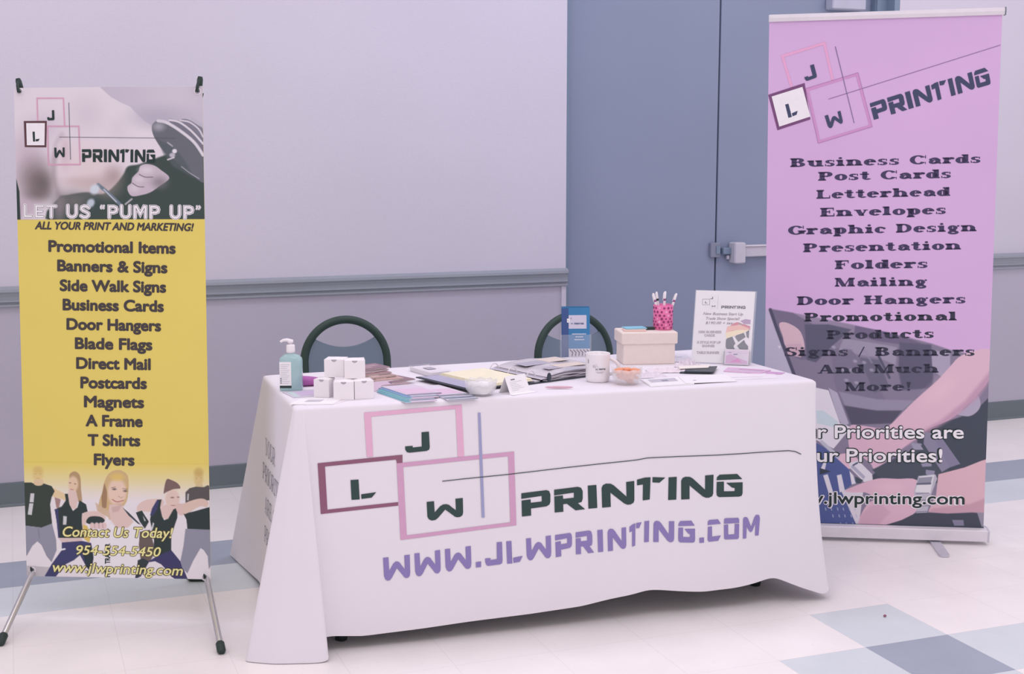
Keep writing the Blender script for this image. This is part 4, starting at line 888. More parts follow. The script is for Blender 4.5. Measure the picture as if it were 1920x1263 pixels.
# hand sanitiser: clear body, teal gel, label, pump
sx_, sy_ = .808, 4.135; srz = -.35
t = thing('hand_sanitizer_bottle', 'clear pump bottle of pale teal hand gel at the left end of the table', 'bottle', (sx_, sy_, ZC))
def ell(hw, hd, z, n=40, p=.45, c=(sx_, sy_), rz=srz):
    R = Matrix.Rotation(rz, 3, 'Z'); return [Vector((c[0], c[1], z))+R@Vector((hw*math.copysign(abs(math.cos(a))**p, math.cos(a)), hd*math.copysign(abs(math.sin(a))**p, math.sin(a)), 0)) for a in [2*PI*k/n for k in range(n)]]
b = MB(); b.rings([ell(.033, .021, ZC), ell(.036, .024, ZC+.004), ell(.036, .024, ZC+.095), ell(.034, .022, ZC+.104, p=.55), ell(.024, .017, ZC+.113, p=.7), ell(.012, .012, ZC+.118, p=1), ell(.012, .012, ZC+.122, p=1)], M['gel'], smooth=True); body = b.build('bottle_body', t)
R = Matrix.Rotation(srz, 3, 'Z')
def lb(x, z, off=0): return Vector((sx_, sy_, ZC))+R@Vector((x, -.0246-off, z))
b = MB()
b.prism([(-.033, .018), (.004, .018), (.004, .094), (-.033, .094)], lambda x, z: lb(x, z, .0006), lambda x, z: lb(x, z, 0), M['paper'])
for i in range(11): b.add([lb(-.030, .086-.006*i, .0009), lb(-.001-.004*(i % 3), .086-.006*i, .0009), lb(-.001-.004*(i % 3), .0845-.006*i, .0009), lb(-.030, .0845-.006*i, .0009)], [(0, 1, 2, 3)], GREY2)
for i in range(3): b.add([lb(-.031, .024+.007*i, .0012), lb(-.027, .024+.007*i, .0012), lb(-.027, .029+.007*i, .0012), lb(-.031, .029+.007*i, .0012)], [(0, 1, 2, 3)], GREY)
b.add([lb(-.033, .010, .0008), lb(.004, .010, .0008), lb(.004, .018, .0008), lb(-.033, .018, .0008)], [(0, 1, 2, 3)], M['black'])
b.build('bottle_label', body)
b = MB(); b.lathe([(.0005, .120), (.0135, .120), (.0140, .126), (.0135, .143), (.012, .146), (.006, .147), (.0055, .154), (.0005, .154)], (sx_, sy_, ZC), M['card'], 24); b.build('cap', t)
b = MB(); c = Vector((sx_, sy_, ZC)); b.lathe([(.0005, .152), (.009, .152), (.0095, .157), (.008, .162), (.0005, .163)], (sx_, sy_, ZC), M['card'], 20)
dd = Vector((-.93, .25, 0)); b.tube([c+Vector((0, 0, .158)), c+dd*.012+Vector((0, 0, .161)), c+dd*.024+Vector((0, 0, .160)), c+dd*.033+Vector((0, 0, .155))], [.006, .0055, .0045, .0035], M['card'], 12); b.build('pump', t)
# magenta pouch with a black catch
b = MB(); cx, cy = .888, 4.19; t = thing('pouch', 'small magenta fabric pouch lying between the pump bottle and the white boxes', 'pouch', (cx, cy, ZC))
rings = []
for k in range(13):
    u = k/12; xx = -.052+.104*u; h = .034*(1-.55*u**2)*min(1, .35+4*u*(1.02-u)*2); d_ = .021*min(1, .4+4*u*(1.03-u))
    rings.append([(cx+xx+.0, cy+d_*math.cos(a), ZC+h/2+h/2*math.sin(a)) for a in [2*PI*j/14 for j in range(14)]])
b.rings(rings, M['magenta'], smooth=True); b.build('pouch_body', t)
b = MB(); b.box((cx+.051, cy, ZC+.012), (.014, .018, .012), M['black'], bev=.003); b.build('catch', t)
# flat papers at the left end
sheet('postcard', 'shimmering grey and lilac postcard beside the foot of the pump bottle', 'card', [(.786, 3.99), (.90, 4.0), (.90, 4.115), (.772, 4.105)], ink((206, 192, 212)), .0012, deco=[((.25, .2, 1, .8), ink((204, 178, 212))), ((.08, .1, .2, .9), ink((196, 206, 212)))])
sheet('flyer', 'white folded flyer at the near left corner of the table', 'paper', [(.752, 3.888), (.874, 3.845), (.93, 3.93), (.80, 3.96)], M['paper'], .0025, deco=[((.25, .35, .62, .75), GREY2)])
sheet('envelope', 'thin white envelope slipped under the folded flyer at the near left corner', 'envelope', [(.79, 3.862), (.88, 3.848), (.935, 3.895), (.84, 3.92)], ink((232, 216, 230)), .0008, z=ZC-.0002)

# white card boxes
def card_box(cx, cy, rz, z, label, s_=.064, h=.056):
    t = thing('card_box', label, 'box', (cx, cy, z), 'small white boxes at the left end of the table'); t.rotation_euler = (0, 0, rz)
    L = Matrix.Translation((cx, cy, z)) @ Matrix.Rotation(rz, 4, 'Z'); hw = s_/2
    def q(x, y, zz): return L @ Vector((x, y, zz))
    b = MB(); th = .0012
    # front wall with a thumb notch, then the other walls and the floor
    nr = .0085; notch = [(nr*math.cos(a), h-nr*.85*math.sin(a)) for a in [PI*k/12 for k in range(13)]]
    poly = [(-hw, 0), (hw, 0), (hw, h)]+notch+[(-hw, h)]
    b.prism(poly, lambda x, zz: q(x, -hw, zz), lambda x, zz: q(x, -hw+th, zz), M['card'])
    for x0, x1, y0, y1 in ((-hw, -hw+th, -hw+th, hw), (hw-th, hw, -hw+th, hw), (-hw+th, hw-th, hw-th, hw)):
        b.prism([(x0, y0), (x1, y0), (x1, y1), (x0, y1)], lambda x, y: q(x, y, 0), lambda x, y: q(x, y, h), M['card'])
    b.prism([(-hw+th, -hw+th), (hw-th, -hw+th), (hw-th, hw-th), (-hw+th, hw-th)], lambda x, y: q(x, y, 0), lambda x, y: q(x, y, th), M['card']); b.build('box_body', t)
    b = MB(); top = [(-hw+.001, h-.001), (hw-.001, h-.001)]
    # lid sheet bowed a little, tuck flap inside the front
    g = [[q(-hw+.0015+(s_-.003)*i/8, hw-.002-(s_-.005)*j/6, h-.0005+.004*math.sin(PI*i/8)*math.sin(PI*j/6)) for i in range(9)] for j in range(7)]
    b.rings(g, M['card'], closed=False, caps=False, smooth=True)
    b.add([q(-hw+.004, -hw+.003, h-.001), q(hw-.004, -hw+.003, h-.001), q(hw-.006, -hw+.0032, h-.02), q(-hw+.006, -hw+.0032, h-.02)], [(0, 1, 2, 3)], M['notch']); b.build('lid', t)
    return t
def front_box(p0, yaw, z, label, s_=.064):      # p0 near left bottom corner, yaw of the near edge
    ex, ey = Vector((math.cos(yaw), math.sin(yaw))), Vector((-math.sin(yaw), math.cos(yaw))); c = Vector(p0)+ex*s_/2+ey*s_/2
    return card_box(c.x, c.y, yaw, z, label, s_)
front_box((.893, 3.912), -.30, ZC, 'small white box at the middle front of the stacked boxes, carrying the upper pair', .062)
front_box((.848, 3.985), -.62, ZC, 'leftmost small white box, pressed against the corner of its neighbour on the cloth', .050)
front_box((.957, 3.902), -.04, ZC, 'rightmost small white box standing on the cloth, a dark gap beside it', .060)
front_box((.884, 3.995), -.45, ZC+.0585, 'small white box on the upper tier at the left, partly hidden by its neighbour', .062)
front_box((.936, 3.945), -.20, ZC+.0585, 'small white box on the upper tier at the right, thumb notch to the front', .064)

# pile of folded note cards
PAL = [((166, 128, 138), (236, 218, 220)), ((178, 146, 160), (236, 220, 226)), ((148, 116, 132), (232, 216, 220)), ((196, 156, 156), (242, 226, 224)), ((184, 150, 152), (226, 206, 206))]
PL = [(1.085, 4.09, .10, .09, .30, 0), (1.125, 4.10, .10, .085, .25, .005), (1.150, 4.135, .10, .09, .42, .010), (1.115, 4.15, .105, .09, .18, .015), (1.095, 4.17, .105, .09, .34, .021), (1.085, 4.20, .11, .09, .28, .027), (1.080, 4.22, .11, .09, .40, .033), (1.088, 4.235, .11, .09, .34, .039)]
POS = ['lowest', 'second lowest', 'third from the bottom', 'fourth from the bottom', 'fourth from the top', 'third from the top', 'second from the top', 'topmost']
for i, (x, y, w_, d, rz, z) in enumerate(PL):
    c1_, c2_ = PAL[i % 5]; t = thing('note_card', '%s brown and pink folded card in the pile beside the white boxes' % POS[i], 'card', (x, y, ZC+z), 'pile of folded cards')
    b = MB(); b.box((x, y, ZC+z+.0012), (w_, d, .0012), ink(c2_), rz=rz); b.box((x, y, ZC+z+.0030), (w_-.004, d-.003, .0015), ink(c2_), rz=rz, rx=0); b.build('inner_leaf', t)
    b = MB(); b.box((x, y, ZC+z+.0046), (w_+.001, d, .0009), ink(c1_), rz=rz, rx=.012)
    for (dx, dy, ww, dd_) in ((.012, .01, .05, .03), (-.02, -.02, .04, .02)):
        R = Matrix.Rotation(rz, 3, 'Z'); v = R@Vector((dx, dy, 0)); b.box((x+v.x, y+v.y, ZC+z+.0052), (ww, dd_, .0004), ink(tuple(min(255, k_+24) for k_ in c1_)), rz=rz, rx=.012)
    b.build('cover', t)
sheet('brochure', 'single card with a blue corner, leaning out from under the card pile', 'card', [(1.02, 4.0), (1.12, 4.03), (1.135, 4.11, ZC+.016), (1.03, 4.09, ZC+.014)], ink((206, 176, 200)), .001, deco=[((.62, 0, 1, .7), BLI)])
# fanned brochures, two rows
BR = [(1.118, 3.885, .100, .19, 0, 'blue-edged brochure at the bottom of the left fan, nearest the front edge'), (1.120, 3.905, .100, .19, .002, 'second blue-edged brochure up in the left fan near the front edge'), (1.130, 3.92, .105, .19, .004, 'third blue-edged brochure up in the left fan near the front edge'),
      (1.138, 3.935, .105, .19, .006, 'fourth blue-edged brochure up in the left fan near the front edge'), (1.152, 3.955, .11, .18, .008, 'topmost blue-edged brochure of the left fan near the front edge'),
      (1.248, 3.872, .095, .19, 0, 'pale brochure at the bottom of the right fan, beside the clear bowl'), (1.246, 3.897, .10, .19, .0025, 'slate-edged brochure in the middle of the right fan, beside the clear bowl'), (1.232, 3.93, .11, .19, .005, 'pink topped brochure highest in the right fan, beside the clear bowl')]
for i, (x, y, w_, d, z, lab) in enumerate(BR):
    m = [ink((216, 206, 226)), ink((198, 190, 214)), ink((222, 206, 224)), ink((206, 196, 220)), ink((218, 196, 218))][i % 5]
    rz = -.02+.012*(i % 3); deco = [((0, 0, .20, 1), TEA if i < 3 else BLI), ((.2, 0, 1, .035), ink((96, 110, 136)) if i % 2 else PKI), ((.35, .10, .9, .16), GREY2), ((.35, .22, .8, .27), BLI)]
    if i >= 4: deco = [((0, 0, 1, .05), ink((92, 104, 126))), ((.08, .12, .9, .6), ink((222, 186, 214)) if i in (4, 7) else GREY2)]
    sheet('brochure', lab, 'brochure', [(p[0]-.22*(p[1]-y), p[1]) for p in rect4(x, y, w_, d, rz)], m, .0014, z=ZC+z, group='fanned brochures by the front edge', deco=deco)
# clear box of visiting cards at the back
t = thing('card_holder', 'clear flat box of pale visiting cards near the back edge, behind the fanned brochures', 'card holder', (1.315, 4.285, ZC))
b = MB(); b.box((1.315, 4.285, ZC+.008), (.072, .15, .015), ink((228, 212, 226)), rz=.20, bev=.001); b.build('card_stack', t)
b = MB()
for dx, dy, ww, dd_ in ((0, -.077, .080, .002), (-.039, 0, .002, .156), (.039, 0, .002, .156), (0, .077, .080, .002)):
    v = Matrix.Rotation(.20, 3, 'Z')@Vector((dx, dy, 0)); b.box((1.315+v.x, 4.285+v.y, ZC+.010), (ww, dd_, .020), M['acryl'], rz=.20)
b.box((1.315, 4.285, ZC+.0175), (.03, .04, .0015), ink((176, 166, 184)), rz=.20); b.build('tray', t)

# open ring binder
BO = Vector((1.575, 3.958, 0)); BA = math.radians(17)
bx, by = Vector((math.cos(BA), math.sin(BA), 0)), Vector((-math.sin(BA), math.cos(BA), 0))
def bp(x, y, z): return BO+bx*x+by*y+Vector((0, 0, ZC+z))
t = thing('ring_binder', 'open black ring binder, yellow sheets on its left side and clear sleeves on its right', 'binder', (BO.x, BO.y, ZC))
def slab_(b, x0, x1, y0, y1, z0, z1, m): b.prism([(x0, y0), (x1, y0), (x1, y1), (x0, y1)], lambda x, y: bp(x, y, z0), lambda x, y: bp(x, y, z1), m)
def cover(x0, x1, z0, z1, tilt=0):
    b = MB(); pr = [[bp(x, y, z0+tilt*(x-x0)), bp(x, y, z0+.0035+tilt*(x-x0))] for x, y in ((x0, 0), (x1, 0), (x1, .29), (x0, .29))]
    a = [p[0] for p in pr]; c = [p[1] for p in pr]; b.add(a+c, [(3, 2, 1, 0), (4, 5, 6, 7), (0, 1, 5, 4), (1, 2, 6, 5), (2, 3, 7, 6), (3, 0, 4, 7)], M['binder']); return b
b = cover(-.275, -.002, .010, 0, -.03); lc = b.build('cover', t)
b = MB(); a = [bp(x, y, .0145-.03*(x+.275)) for x, y in ((-.266, .010), (-.175, .006), (-.175, .284), (-.266, .280))]; b.add(a, [(0, 1, 2, 3)], M['lilac']); b.build('pocket', lc)
b = MB(); slab_(b, -.002, .05, 0, .29, .0, .0035, M['binder']); b.build('spine', t)
b = cover(.05, .30, .0, 0, .0); b.build('cover', t)
b = MB()
for k in range(4): slab_(b, -.185+.002*k, -.006, .006+.002*k, .284-.002*k, .010+.0022*k, .0118+.0022*k, M['yellow'])
b.build('yellow_sheets', t)
# sleeves: a soft stack with a wavy front edge
b = MB(); nx, ny = 14, 8
for lay in range(9):
    z0 = .005+.0034*lay; off = .004*math.sin(lay*2.1)
    g = []
    for j in range(ny+1):
        y = .004+off+(.28-.004)*j/ny; row = []
        for i in range(nx+1):
            x = .035+.012*math.sin(lay)+(.268)*i/nx; row.append(bp(x, y, (z0+.0015*math.sin(i*.9+lay*1.7))*(.55+.45*min(1, i/4))*(1-.18*(i/nx)**2)))
        g.append(row)
    b.rings(g, M['sleeve'] if lay % 3 else M['lilac'], closed=False, caps=False, smooth=True)
    lo = [bp(.035+.012*math.sin(lay)+.268*i/nx, .004+off, max(.004, (z0-.0030+.0015*math.sin(i*.9+lay*1.7)))*(.55+.45*min(1, i/4))*(1-.18*(i/nx)**2)) for i in range(nx+1)]
    b.rings([lo, g[0]], M['sleeve'] if lay % 2 else mat('sleeve_edge', (166, 154, 172), .3, .5), closed=False, caps=False)
    side = [bp(.035+.012*math.sin(lay)+.268, .004+off+(.276)*j/ny, max(.004, z0-.003)*.82) for j in range(ny+1)]
    b.rings([side, [r[-1] for r in g]], M['sleeve'], closed=False, caps=False)
sl = b.build('clear_sleeves', t)
b = MB()
for (x0, x1, y0, y1) in ((.08, .19, .15, .22), (.16, .28, .06, .12), (.10, .16, .05, .09), (.20, .29, .17, .25)): slab_(b, x0, x1, y0, y1, .0318, .0322, ink((222, 200, 196)) if x0 > .15 else ink((178, 168, 186)))
b.build('printed_insert', sl)
for y in (.045, .145, .245):
    b = MB(); b.tube([bp(.018+.020*math.cos(a), y, .006+.030*math.sin(a)) for a in [PI*k/16 for k in range(17)]], .0019, M['silver'], 8); b.build('ring', t)
b = MB(); slab_(b, .008, .030, .012, .278, .0035, .0075, M['silver']); b.build('ring_rail', t)
b = MB(); b.prism([(.058+.0075*math.cos(a), .016+.014*math.sin(a)) for a in [2*PI*k/20 for k in range(20)]], lambda x, z: bp(x, -.004, z+.002), lambda x, z: bp(x, .000, z+.002), M['binder'])
b.build('spine_hole', t)
# clear bowl with folded white tissue
def bowl(cx, cy, r, h, label, nf=10):
    t = thing('glass_bowl', label, 'bowl', (cx, cy, ZC)); b = MB(); n = nf*4
    def ring(rr, z, sc=.0): return [(cx+(rr+sc*math.cos(nf*a))*math.cos(a), cy+(rr+sc*math.cos(nf*a))*math.sin(a), ZC+z+(.0025*math.cos(nf*a) if z > h*.9 else 0)) for a in [2*PI*k/n for k in range(n)]]
    b.rings([ring(r*.02, 0), ring(r*.62, 0), ring(r*.72, .004, .001), ring(r*.92, h*.45, .0015), ring(r, h, .002), ring(r-.003, h, .002), ring(r*.92-.004, h*.45, .001), ring(r*.66, .007), ring(r*.02, .006)], M['glass'], caps=False, smooth=True)
    b.build('bowl_body', t); return t
bowl(1.345, 3.838, .052, .046, 'clear faceted bowl holding crumpled white tissue, near the front edge')
b = MB(); rr_ = random.Random(3); rings = []
for k in range(7):
    ph = k/6; z = .008+.034*ph; rings.append([(1.345+(.035+.008*ph+.004*rr_.uniform(-1, 1)*(k > 0))*(1-.9*(k == 6))*math.cos(a), 3.838+(.035+.008*ph+.004*rr_.uniform(-1, 1))*(1-.9*(k == 6))*math.sin(a), ZC+z+.004*rr_.uniform(-1, 1)*(k > 1)) for a in [2*PI*j/22 for j in range(22)]])
b.rings(rings, M['paper'], smooth=True); tag(b.build('tissue'), 'crumpled white tissue inside the clear bowl by the tent card', 'tissue')
# tent card
t = thing('tent_card', 'small white folded tent card with fine print beside the tissue-filled bowl', 'card', (1.455, 3.855, ZC)); trz = .42
ex, ey = Vector((math.cos(trz), math.sin(trz), 0)), Vector((-math.sin(trz), math.cos(trz), 0)); tc0 = Vector((1.462, 3.848, ZC))
def tp(x, y, z): return tc0+ex*x+ey*y+Vector((0, 0, z))
b = MB()
for s_ in (-1, 1): b.add([tp(-.045, s_*.026, 0), tp(.045, s_*.026, 0), tp(.045, 0, .054), tp(-.045, 0, .054), tp(-.045, s_*.0245, 0), tp(.045, s_*.0245, 0), tp(.045, 0, .052), tp(-.045, 0, .052)], [(0, 1, 2, 3), (7, 6, 5, 4), (0, 4, 5, 1), (1, 5, 6, 2), (3, 7, 4, 0)], M['paper'])
def tfc(x, z): return tp(x, -.026*(1-z/.054)-.0006, z)
b.add([tfc(-.024, .041), tfc(-.006, .041), tfc(-.006, .044), tfc(-.024, .044)], [(0, 1, 2, 3)], ink((110, 104, 120)))
for i in range(6): b.add([tfc(-.032, .036-.005*i), tfc(.022-.008*((i*7) % 4), .036-.005*i), tfc(.022-.008*((i*7) % 4), .0350-.005*i), tfc(-.032, .0350-.005*i)], [(0, 1, 2, 3)], GREY2)
b.build('folded_card', t)
sheet('note_paper', 'small white slip lying flat under the tent card', 'paper', rect4(1.475, 3.832, .10, .05, .30), M['paper'], .001)
# pink pen-like wrapped mint
b = MB(); p0, p1 = Vector((1.572, 3.862, ZC+.006)), Vector((1.655, 3.83, ZC+.006)); n = 14
b.tube([p0.lerp(p1, k/n) for k in range(n+1)], [.0012+.0034*math.sin(PI*min(1, max(0, k/n)))**.5 for k in range(n+1)], mat('rose_plastic', (214, 170, 188), .3, .5, .05, 60), 12)
tag(b.build('letter_opener'), 'small pink tapered trinket lying alone on the cloth in front of the mug', 'trinket')
# mug
mx_, my_ = 1.790, 3.937
t = thing('mug', 'white ceramic mug printed with a small logo, handle to the right', 'mug', (mx_, my_, ZC))
b = MB(); b.lathe([(.001, .0), (.034, 0), (.037, .003), (.040, .012), (.0405, .090), (.0415, .0935), (.0405, .095), (.0375, .093), (.0370, .012), (.033, .006), (.001, .006)], (mx_, my_, ZC), M['mug'], 48)
camd = Vector((-mx_, -my_, 0)).normalized(); base_a = math.atan2(camd.y, camd.x)
def mg(x, z, off): a = base_a+x/.0408; return (mx_+(.0408+off)*math.cos(a), my_+(.0408+off)*math.sin(a), ZC+z)
MK = ink((98, 92, 108)); MG = ink((160, 150, 168))
def mf(x, y, off): return mg(x, .095-y, off)
wordmark(b, [(.004, .046), (.027, .046), (.027, .0515), (.004, .0515)], mf, MK, .0005)
glyph(b, 'W', [(-.006, .0465), (-.001, .0465), (-.001, .051), (-.006, .051)], mf, MK, .0005); glyph(b, 'L', [(-.0135, .0375), (-.0105, .0375), (-.0105, .0405), (-.0135, .0405)], mf, MK, .0005)
stroke(b, [(-.016, .036), (-.008, .036), (-.008, .043), (-.016, .043)], .0007, mf, MG, .0005, True); stroke(b, [(-.008, .040), (.001, .040), (.001, .053), (-.007, .053)], .0006, mf, MG, .0005, True)
stroke(b, [(-.008, .032), (-.003, .033), (-.003, .039)], .0006, mf, MG, .0005)
for k, (a, c) in enumerate(((-.006, .022), (-.003, .018))): stroke(b, [(a, .058+.0035*k), ((a+c)/2, .058+.0035*k), (c, .058+.0035*k)], .0009, mf, MG, .0005)
b.lathe([(.0, 0)], (0, 0, 0), M['mug'], 3) if False else None
# second print seen on the left edge
stroke(b, [(-.037, .018), (-.034, .024), (-.036, .031)], .002, mf, MK, .0005)
b.build('mug_body', t)
hd = Vector((.93, -.36, 0)).normalized()
b = MB(); b.tube([Vector((mx_, my_, ZC))+hd*(.038+.030*math.sin(PI*k/14)**.8)+Vector((0, 0, .078-.056*k/14)) for k in range(15)], [.0055]*15, M['mug'], 12); b.build('handle', t)
# candy bowl
cbx, cby = 1.858, 3.856
bowl(cbx, cby, .053, .052, 'clear faceted bowl full of orange wrapped sweets beside the mug', 8)
rr_ = random.Random(11); spots_ = [(.034*math.cos(a), .034*math.sin(a), .040, a) for a in [2*PI*k/8+.3 for k in range(8)]]+[(.022*math.cos(a), .022*math.sin(a), .022, a+.6) for a in [2*PI*k/5 for k in range(5)]]+[(.004, -.004, .010, .3)]
b = MB(); b.rings([[(.015*r*(1 if abs(math.cos(a)) < 2 else 1)*0+x, r*math.cos(a), r*.8*math.sin(a)) for a in [2*PI*j/10 for j in range(10)]] for x, r in ((-.019, .0075), (-.013, .002), (-.011, .0075), (-.004, .0095), (.004, .0095), (.011, .0075), (.013, .002), (.019, .0075))], M['orange'], smooth=False)
sw0 = b.build('wrapped_sweet'); first = True
for x, y, z, a in spots_:
    o = sw0 if first else sw0.copy()
    if not first: COL.objects.link(o)
    first = False
    o.location = (cbx+x, cby+y, ZC+z+.002); o.rotation_euler = (rr_.uniform(-.4, .4), rr_.uniform(-.25, .25), a+PI/2+rr_.uniform(-.3, .3))
    tag(o, 'orange wrapped sweet in the clear faceted bowl beside the mug', 'sweet', 'orange sweets in the bowl')
# brochure holder with blue brochures
hx, hy = 1.856, 4.268; hrz = -.30
hX, hY = Vector((math.cos(hrz), math.sin(hrz), 0)), Vector((-math.sin(hrz), math.cos(hrz), 0))
def hp(x, y, z): return Vector((hx, hy, ZC))+hX*x+hY*(y+z*.10)+Vector((0, 0, z))
def hbox(b, x0, x1, y0, y1, z0, z1, m): b.add([hp(x, y, z) for z in (z0, z1) for x, y in ((x0, y0), (x1, y0), (x1, y1), (x0, y1))], [(3, 2, 1, 0), (4, 5, 6, 7), (0, 1, 5, 4), (1, 2, 6, 5), (2, 3, 7, 6), (3, 0, 4, 7)], m)
t = thing('brochure_holder', 'clear upright acrylic stand holding the blue leaflets, behind the mug', 'brochure holder', (hx, hy, ZC))
b = MB(); hbox(b, -.054, .054, .032, .034, .0, .15, M['acryl']); hbox(b, -.054, .054, -.002, 0, .028, .108, M['acryl']); hbox(b, -.054, .054, -.002, .034, .026, .028, M['acryl'])
for x in (-.055, .053): hbox(b, x, x+.002, -.002, .034, .0, .108, M['acryl'])
b.build('holder_body', t)
for i in range(4):
    y0 = .003+.006*i; b = MB(); lw_ = .050
    # three-panel leaflet: flat front with a curved spine side
    hbox(b, -.026 if i == 0 else -lw_, lw_, y0, y0+.0015, .028, .203+.001*i, M['teal'])
    if i == 0:
        b.rings([[hp(-.026-.025*math.sin(PI/2*k/6), y0+.0008+.004*(1-math.cos(PI/2*k/6)), z) for k in range(7)] for z in (.028, .201)], M['navy'], closed=False, caps=False, smooth=True)
        def hf(x, y, off): return hp(x, y0-off, .203-y)
        fill_poly(b, [(-.026, .026), (.038, .026), (.038, .074), (-.026, .074)], hf, ink((206, 196, 220)), .0006)
        fill_poly(b, [(-.032, .038), (-.022, .038), (-.022, .052), (-.032, .052)], hf, M['paper'], .0012); glyph(b, 'L', [(-.029, .043), (-.025, .043), (-.025, .048), (-.029, .048)], hf, GREY, .0016)
        wordmark(b, [(-.006, .053), (.028, .053), (.028, .059), (-.006, .059)], hf, ink((72, 84, 130)), .0012); glyph(b, 'W', [(-.018, .054), (-.011, .054), (-.011, .058), (-.018, .058)], hf, ink((72, 84, 130)), .0012); glyph(b, 'J', [(-.020, .034), (-.016, .034), (-.016, .040), (-.020, .040)], hf, ink((150, 110, 150)), .0012)
        for yy, a, c in ((.093, -.014, .036), (.103, -.002, .026), (.113, -.006, .030)):
            x_ = a
            while x_ < c: stroke(b, [(x_, yy), (min(c, x_+.006), yy)], .0035, hf, ink((206, 204, 226)), .0008); x_ += .0066
        fill_poly(b, [(-.026, .145), (.050, .145), (.050, .1745), (-.026, .1745)], hf, ink((222, 206, 222)), .0006)
        for k in range(6): stroke(b, [(-.022+.012*k, .148), (-.012+.012*k, .158), (-.014+.012*k, .171)], .004, hf, ink((120, 112, 136)), .0010)
    tag(b.build('leaflet'), ['blue leaflet at the front of the acrylic stand, a pale logo panel on it', 'second blue leaflet in the acrylic stand, just behind the front one', 'third blue leaflet in the acrylic stand, counted from the front', 'rearmost blue leaflet in the acrylic stand'][i], 'leaflet', 'blue leaflets in the stand')

# beige lidded box with things on it
qx, qy, qrz = 2.122, 4.252, -.24
t = thing('storage_box', 'beige lidded box on the table between the blue leaflets and the sign', 'box', (qx, qy, ZC))
b = MB(); b.box((qx, qy, ZC+.047), (.188, .125, .094), M['beige'], rz=qrz, bev=.002); b.build('box_body', t)
b = MB(); b.box((qx, qy, ZC+.0945), (.204, .138, .043), M['beige'], rz=qrz, bev=.003); b.build('lid', t)
ZB = ZC+.116+.0004
qX, qY = Vector((math.cos(qrz), math.sin(qrz), 0)), Vector((-math.sin(qrz), math.cos(qrz), 0))
def qp(x, y): v = Vector((qx, qy, 0))+qX*x+qY*y; return (v.x, v.y)
x_, y_ = qp(-.045, -.012)
sheet('notepad', 'peach notepad under the blue one on the beige box lid', 'notepad', rect4(x_, y_, .080, .060, qrz-.10), ink((232, 190, 186)), .005, z=ZB)
x_, y_ = qp(-.040, .010)
sheet('notepad', 'light blue notepad lying on the beige box lid', 'notepad', rect4(x_, y_, .078, .058, qrz+.10), ink((142, 192, 218)), .003, z=ZB+.0055)
x_, y_ = qp(.018, .005)
b = MB(); b.box((x_, y_, ZB+.005), (.030, .018, .009), M['black'], rz=qrz, bev=.001); tag(b.build('magnet'), 'small black block on the beige box lid beside the pink pen cup', 'magnet')
cx_, cy_ = qp(.066, .012); cxy = (cx_, cy_, ZB)
t = thing('pen_cup', 'pink pen cup pierced with round holes on top of the beige box', 'pen cup', cxy)
b = MB(); b.lathe([(.001, 0), (.034, 0), (.0355, .002), (.0355, .090), (.0335, .090), (.0335, .003), (.001, .003)], cxy, M['pink'], 40)
DP = ink((150, 62, 112)); LP = ink((240, 160, 200)); rr_ = random.Random(5)
def cf(x, y, off): a = base_a+.05+x/.0355; return (cx_+(.0355+off)*math.cos(a), cy_+(.0355+off)*math.sin(a), ZB+y)
for row, z in enumerate((.008, .019, .030, .041, .053, .066, .080)):
    for k in range(14): disc(b, (.0159*(k-7+.5*(row % 2))+rr_.uniform(-.001, .001), z), rr_.uniform(.0032, .0052), cf, DP if (k+row) % 4 else LP, .0006, 12)
b.build('cup_body', t)
PENS = [(-.018, -.008, -.28, .05), (-.010, .006, -.14, .1), (-.001, -.006, .02, 0), (.006, .008, .08, .1), (.016, -.004, .34, 0)]
for i, (x, y, ln, ln2) in enumerate(PENS):
    t = thing('pen', ['leftmost white pen in the pink cup, leaning left', 'second white pen from the left in the pink cup', 'middle white pen in the pink cup, upright', 'fourth white pen from the left in the pink cup', 'rightmost white pen in the pink cup, leaning right'][i], 'pen', (cx_+x*.4, cy_+y, ZB+.004), 'pens in the pink cup')
    d_ = Vector((math.sin(ln)*.93, -math.sin(ln)*.3+ln2*.2, 1)).normalized(); p = Vector((cx_+x*.4, cy_+y, ZB+.006))
    b = MB(); b.tube([p, p+d_*.105, p+d_*.128, p+d_*.131], [.0045, .0045, .0040, .002], M['card'], 10); b.build('barrel', t)
    b = MB(); b.tube([p+d_*.098, p+d_*.106], [.0048, .0048], M['black'] if i % 2 else ink((150, 90, 140)), 10); sd_ = d_.cross(Vector((0, 1, 0))).normalized(); b.tube([p+d_*.126+sd_*.005, p+d_*.100+sd_*.006], .0012, M['card'], 6); b.build('clip', t)

# slanted acrylic sign holder
s0 = Vector((2.262, 4.165, ZC)); sz = math.atan2(4.045-4.165, 2.436-2.262)
sX, sY = Vector((math.cos(sz), math.sin(sz), 0)), Vector((-math.sin(sz), math.cos(sz), 0)); TI = .14; SU = (Vector((0, 0, 1))*math.cos(TI)+sY*math.sin(TI)+sX*.035).normalized()
def sp(x, z, y): return s0+sX*x+SU*z+sY*y
def sbox(b, x0, x1, z0, z1, y0, y1, m): b.add([sp(x, z, y) for z in (z0, z1) for x, y in ((x0, y0), (x1, y0), (x1, y1), (x0, y1))], [(3, 2, 1, 0), (4, 5, 6, 7), (0, 1, 5, 4), (1, 2, 6, 5), (2, 3, 7, 6), (3, 0, 4, 7)], m)
SW, SH = .211, .262
t = thing('sign_holder', 'leaning clear acrylic stand with a white price sheet, right end of the table', 'sign', (2.35, 4.10, ZC))
b = MB(); sbox(b, -.002, SW+.004, .002, SH+.002, -.0014, -.0002, M['acryl']); sbox(b, -.002, SW+.004, .002, SH+.002, .0015, .0028, M['acryl']); sbox(b, SW+.004, SW+.006, .002, SH+.002, -.0014, .0028, M['acryl'])
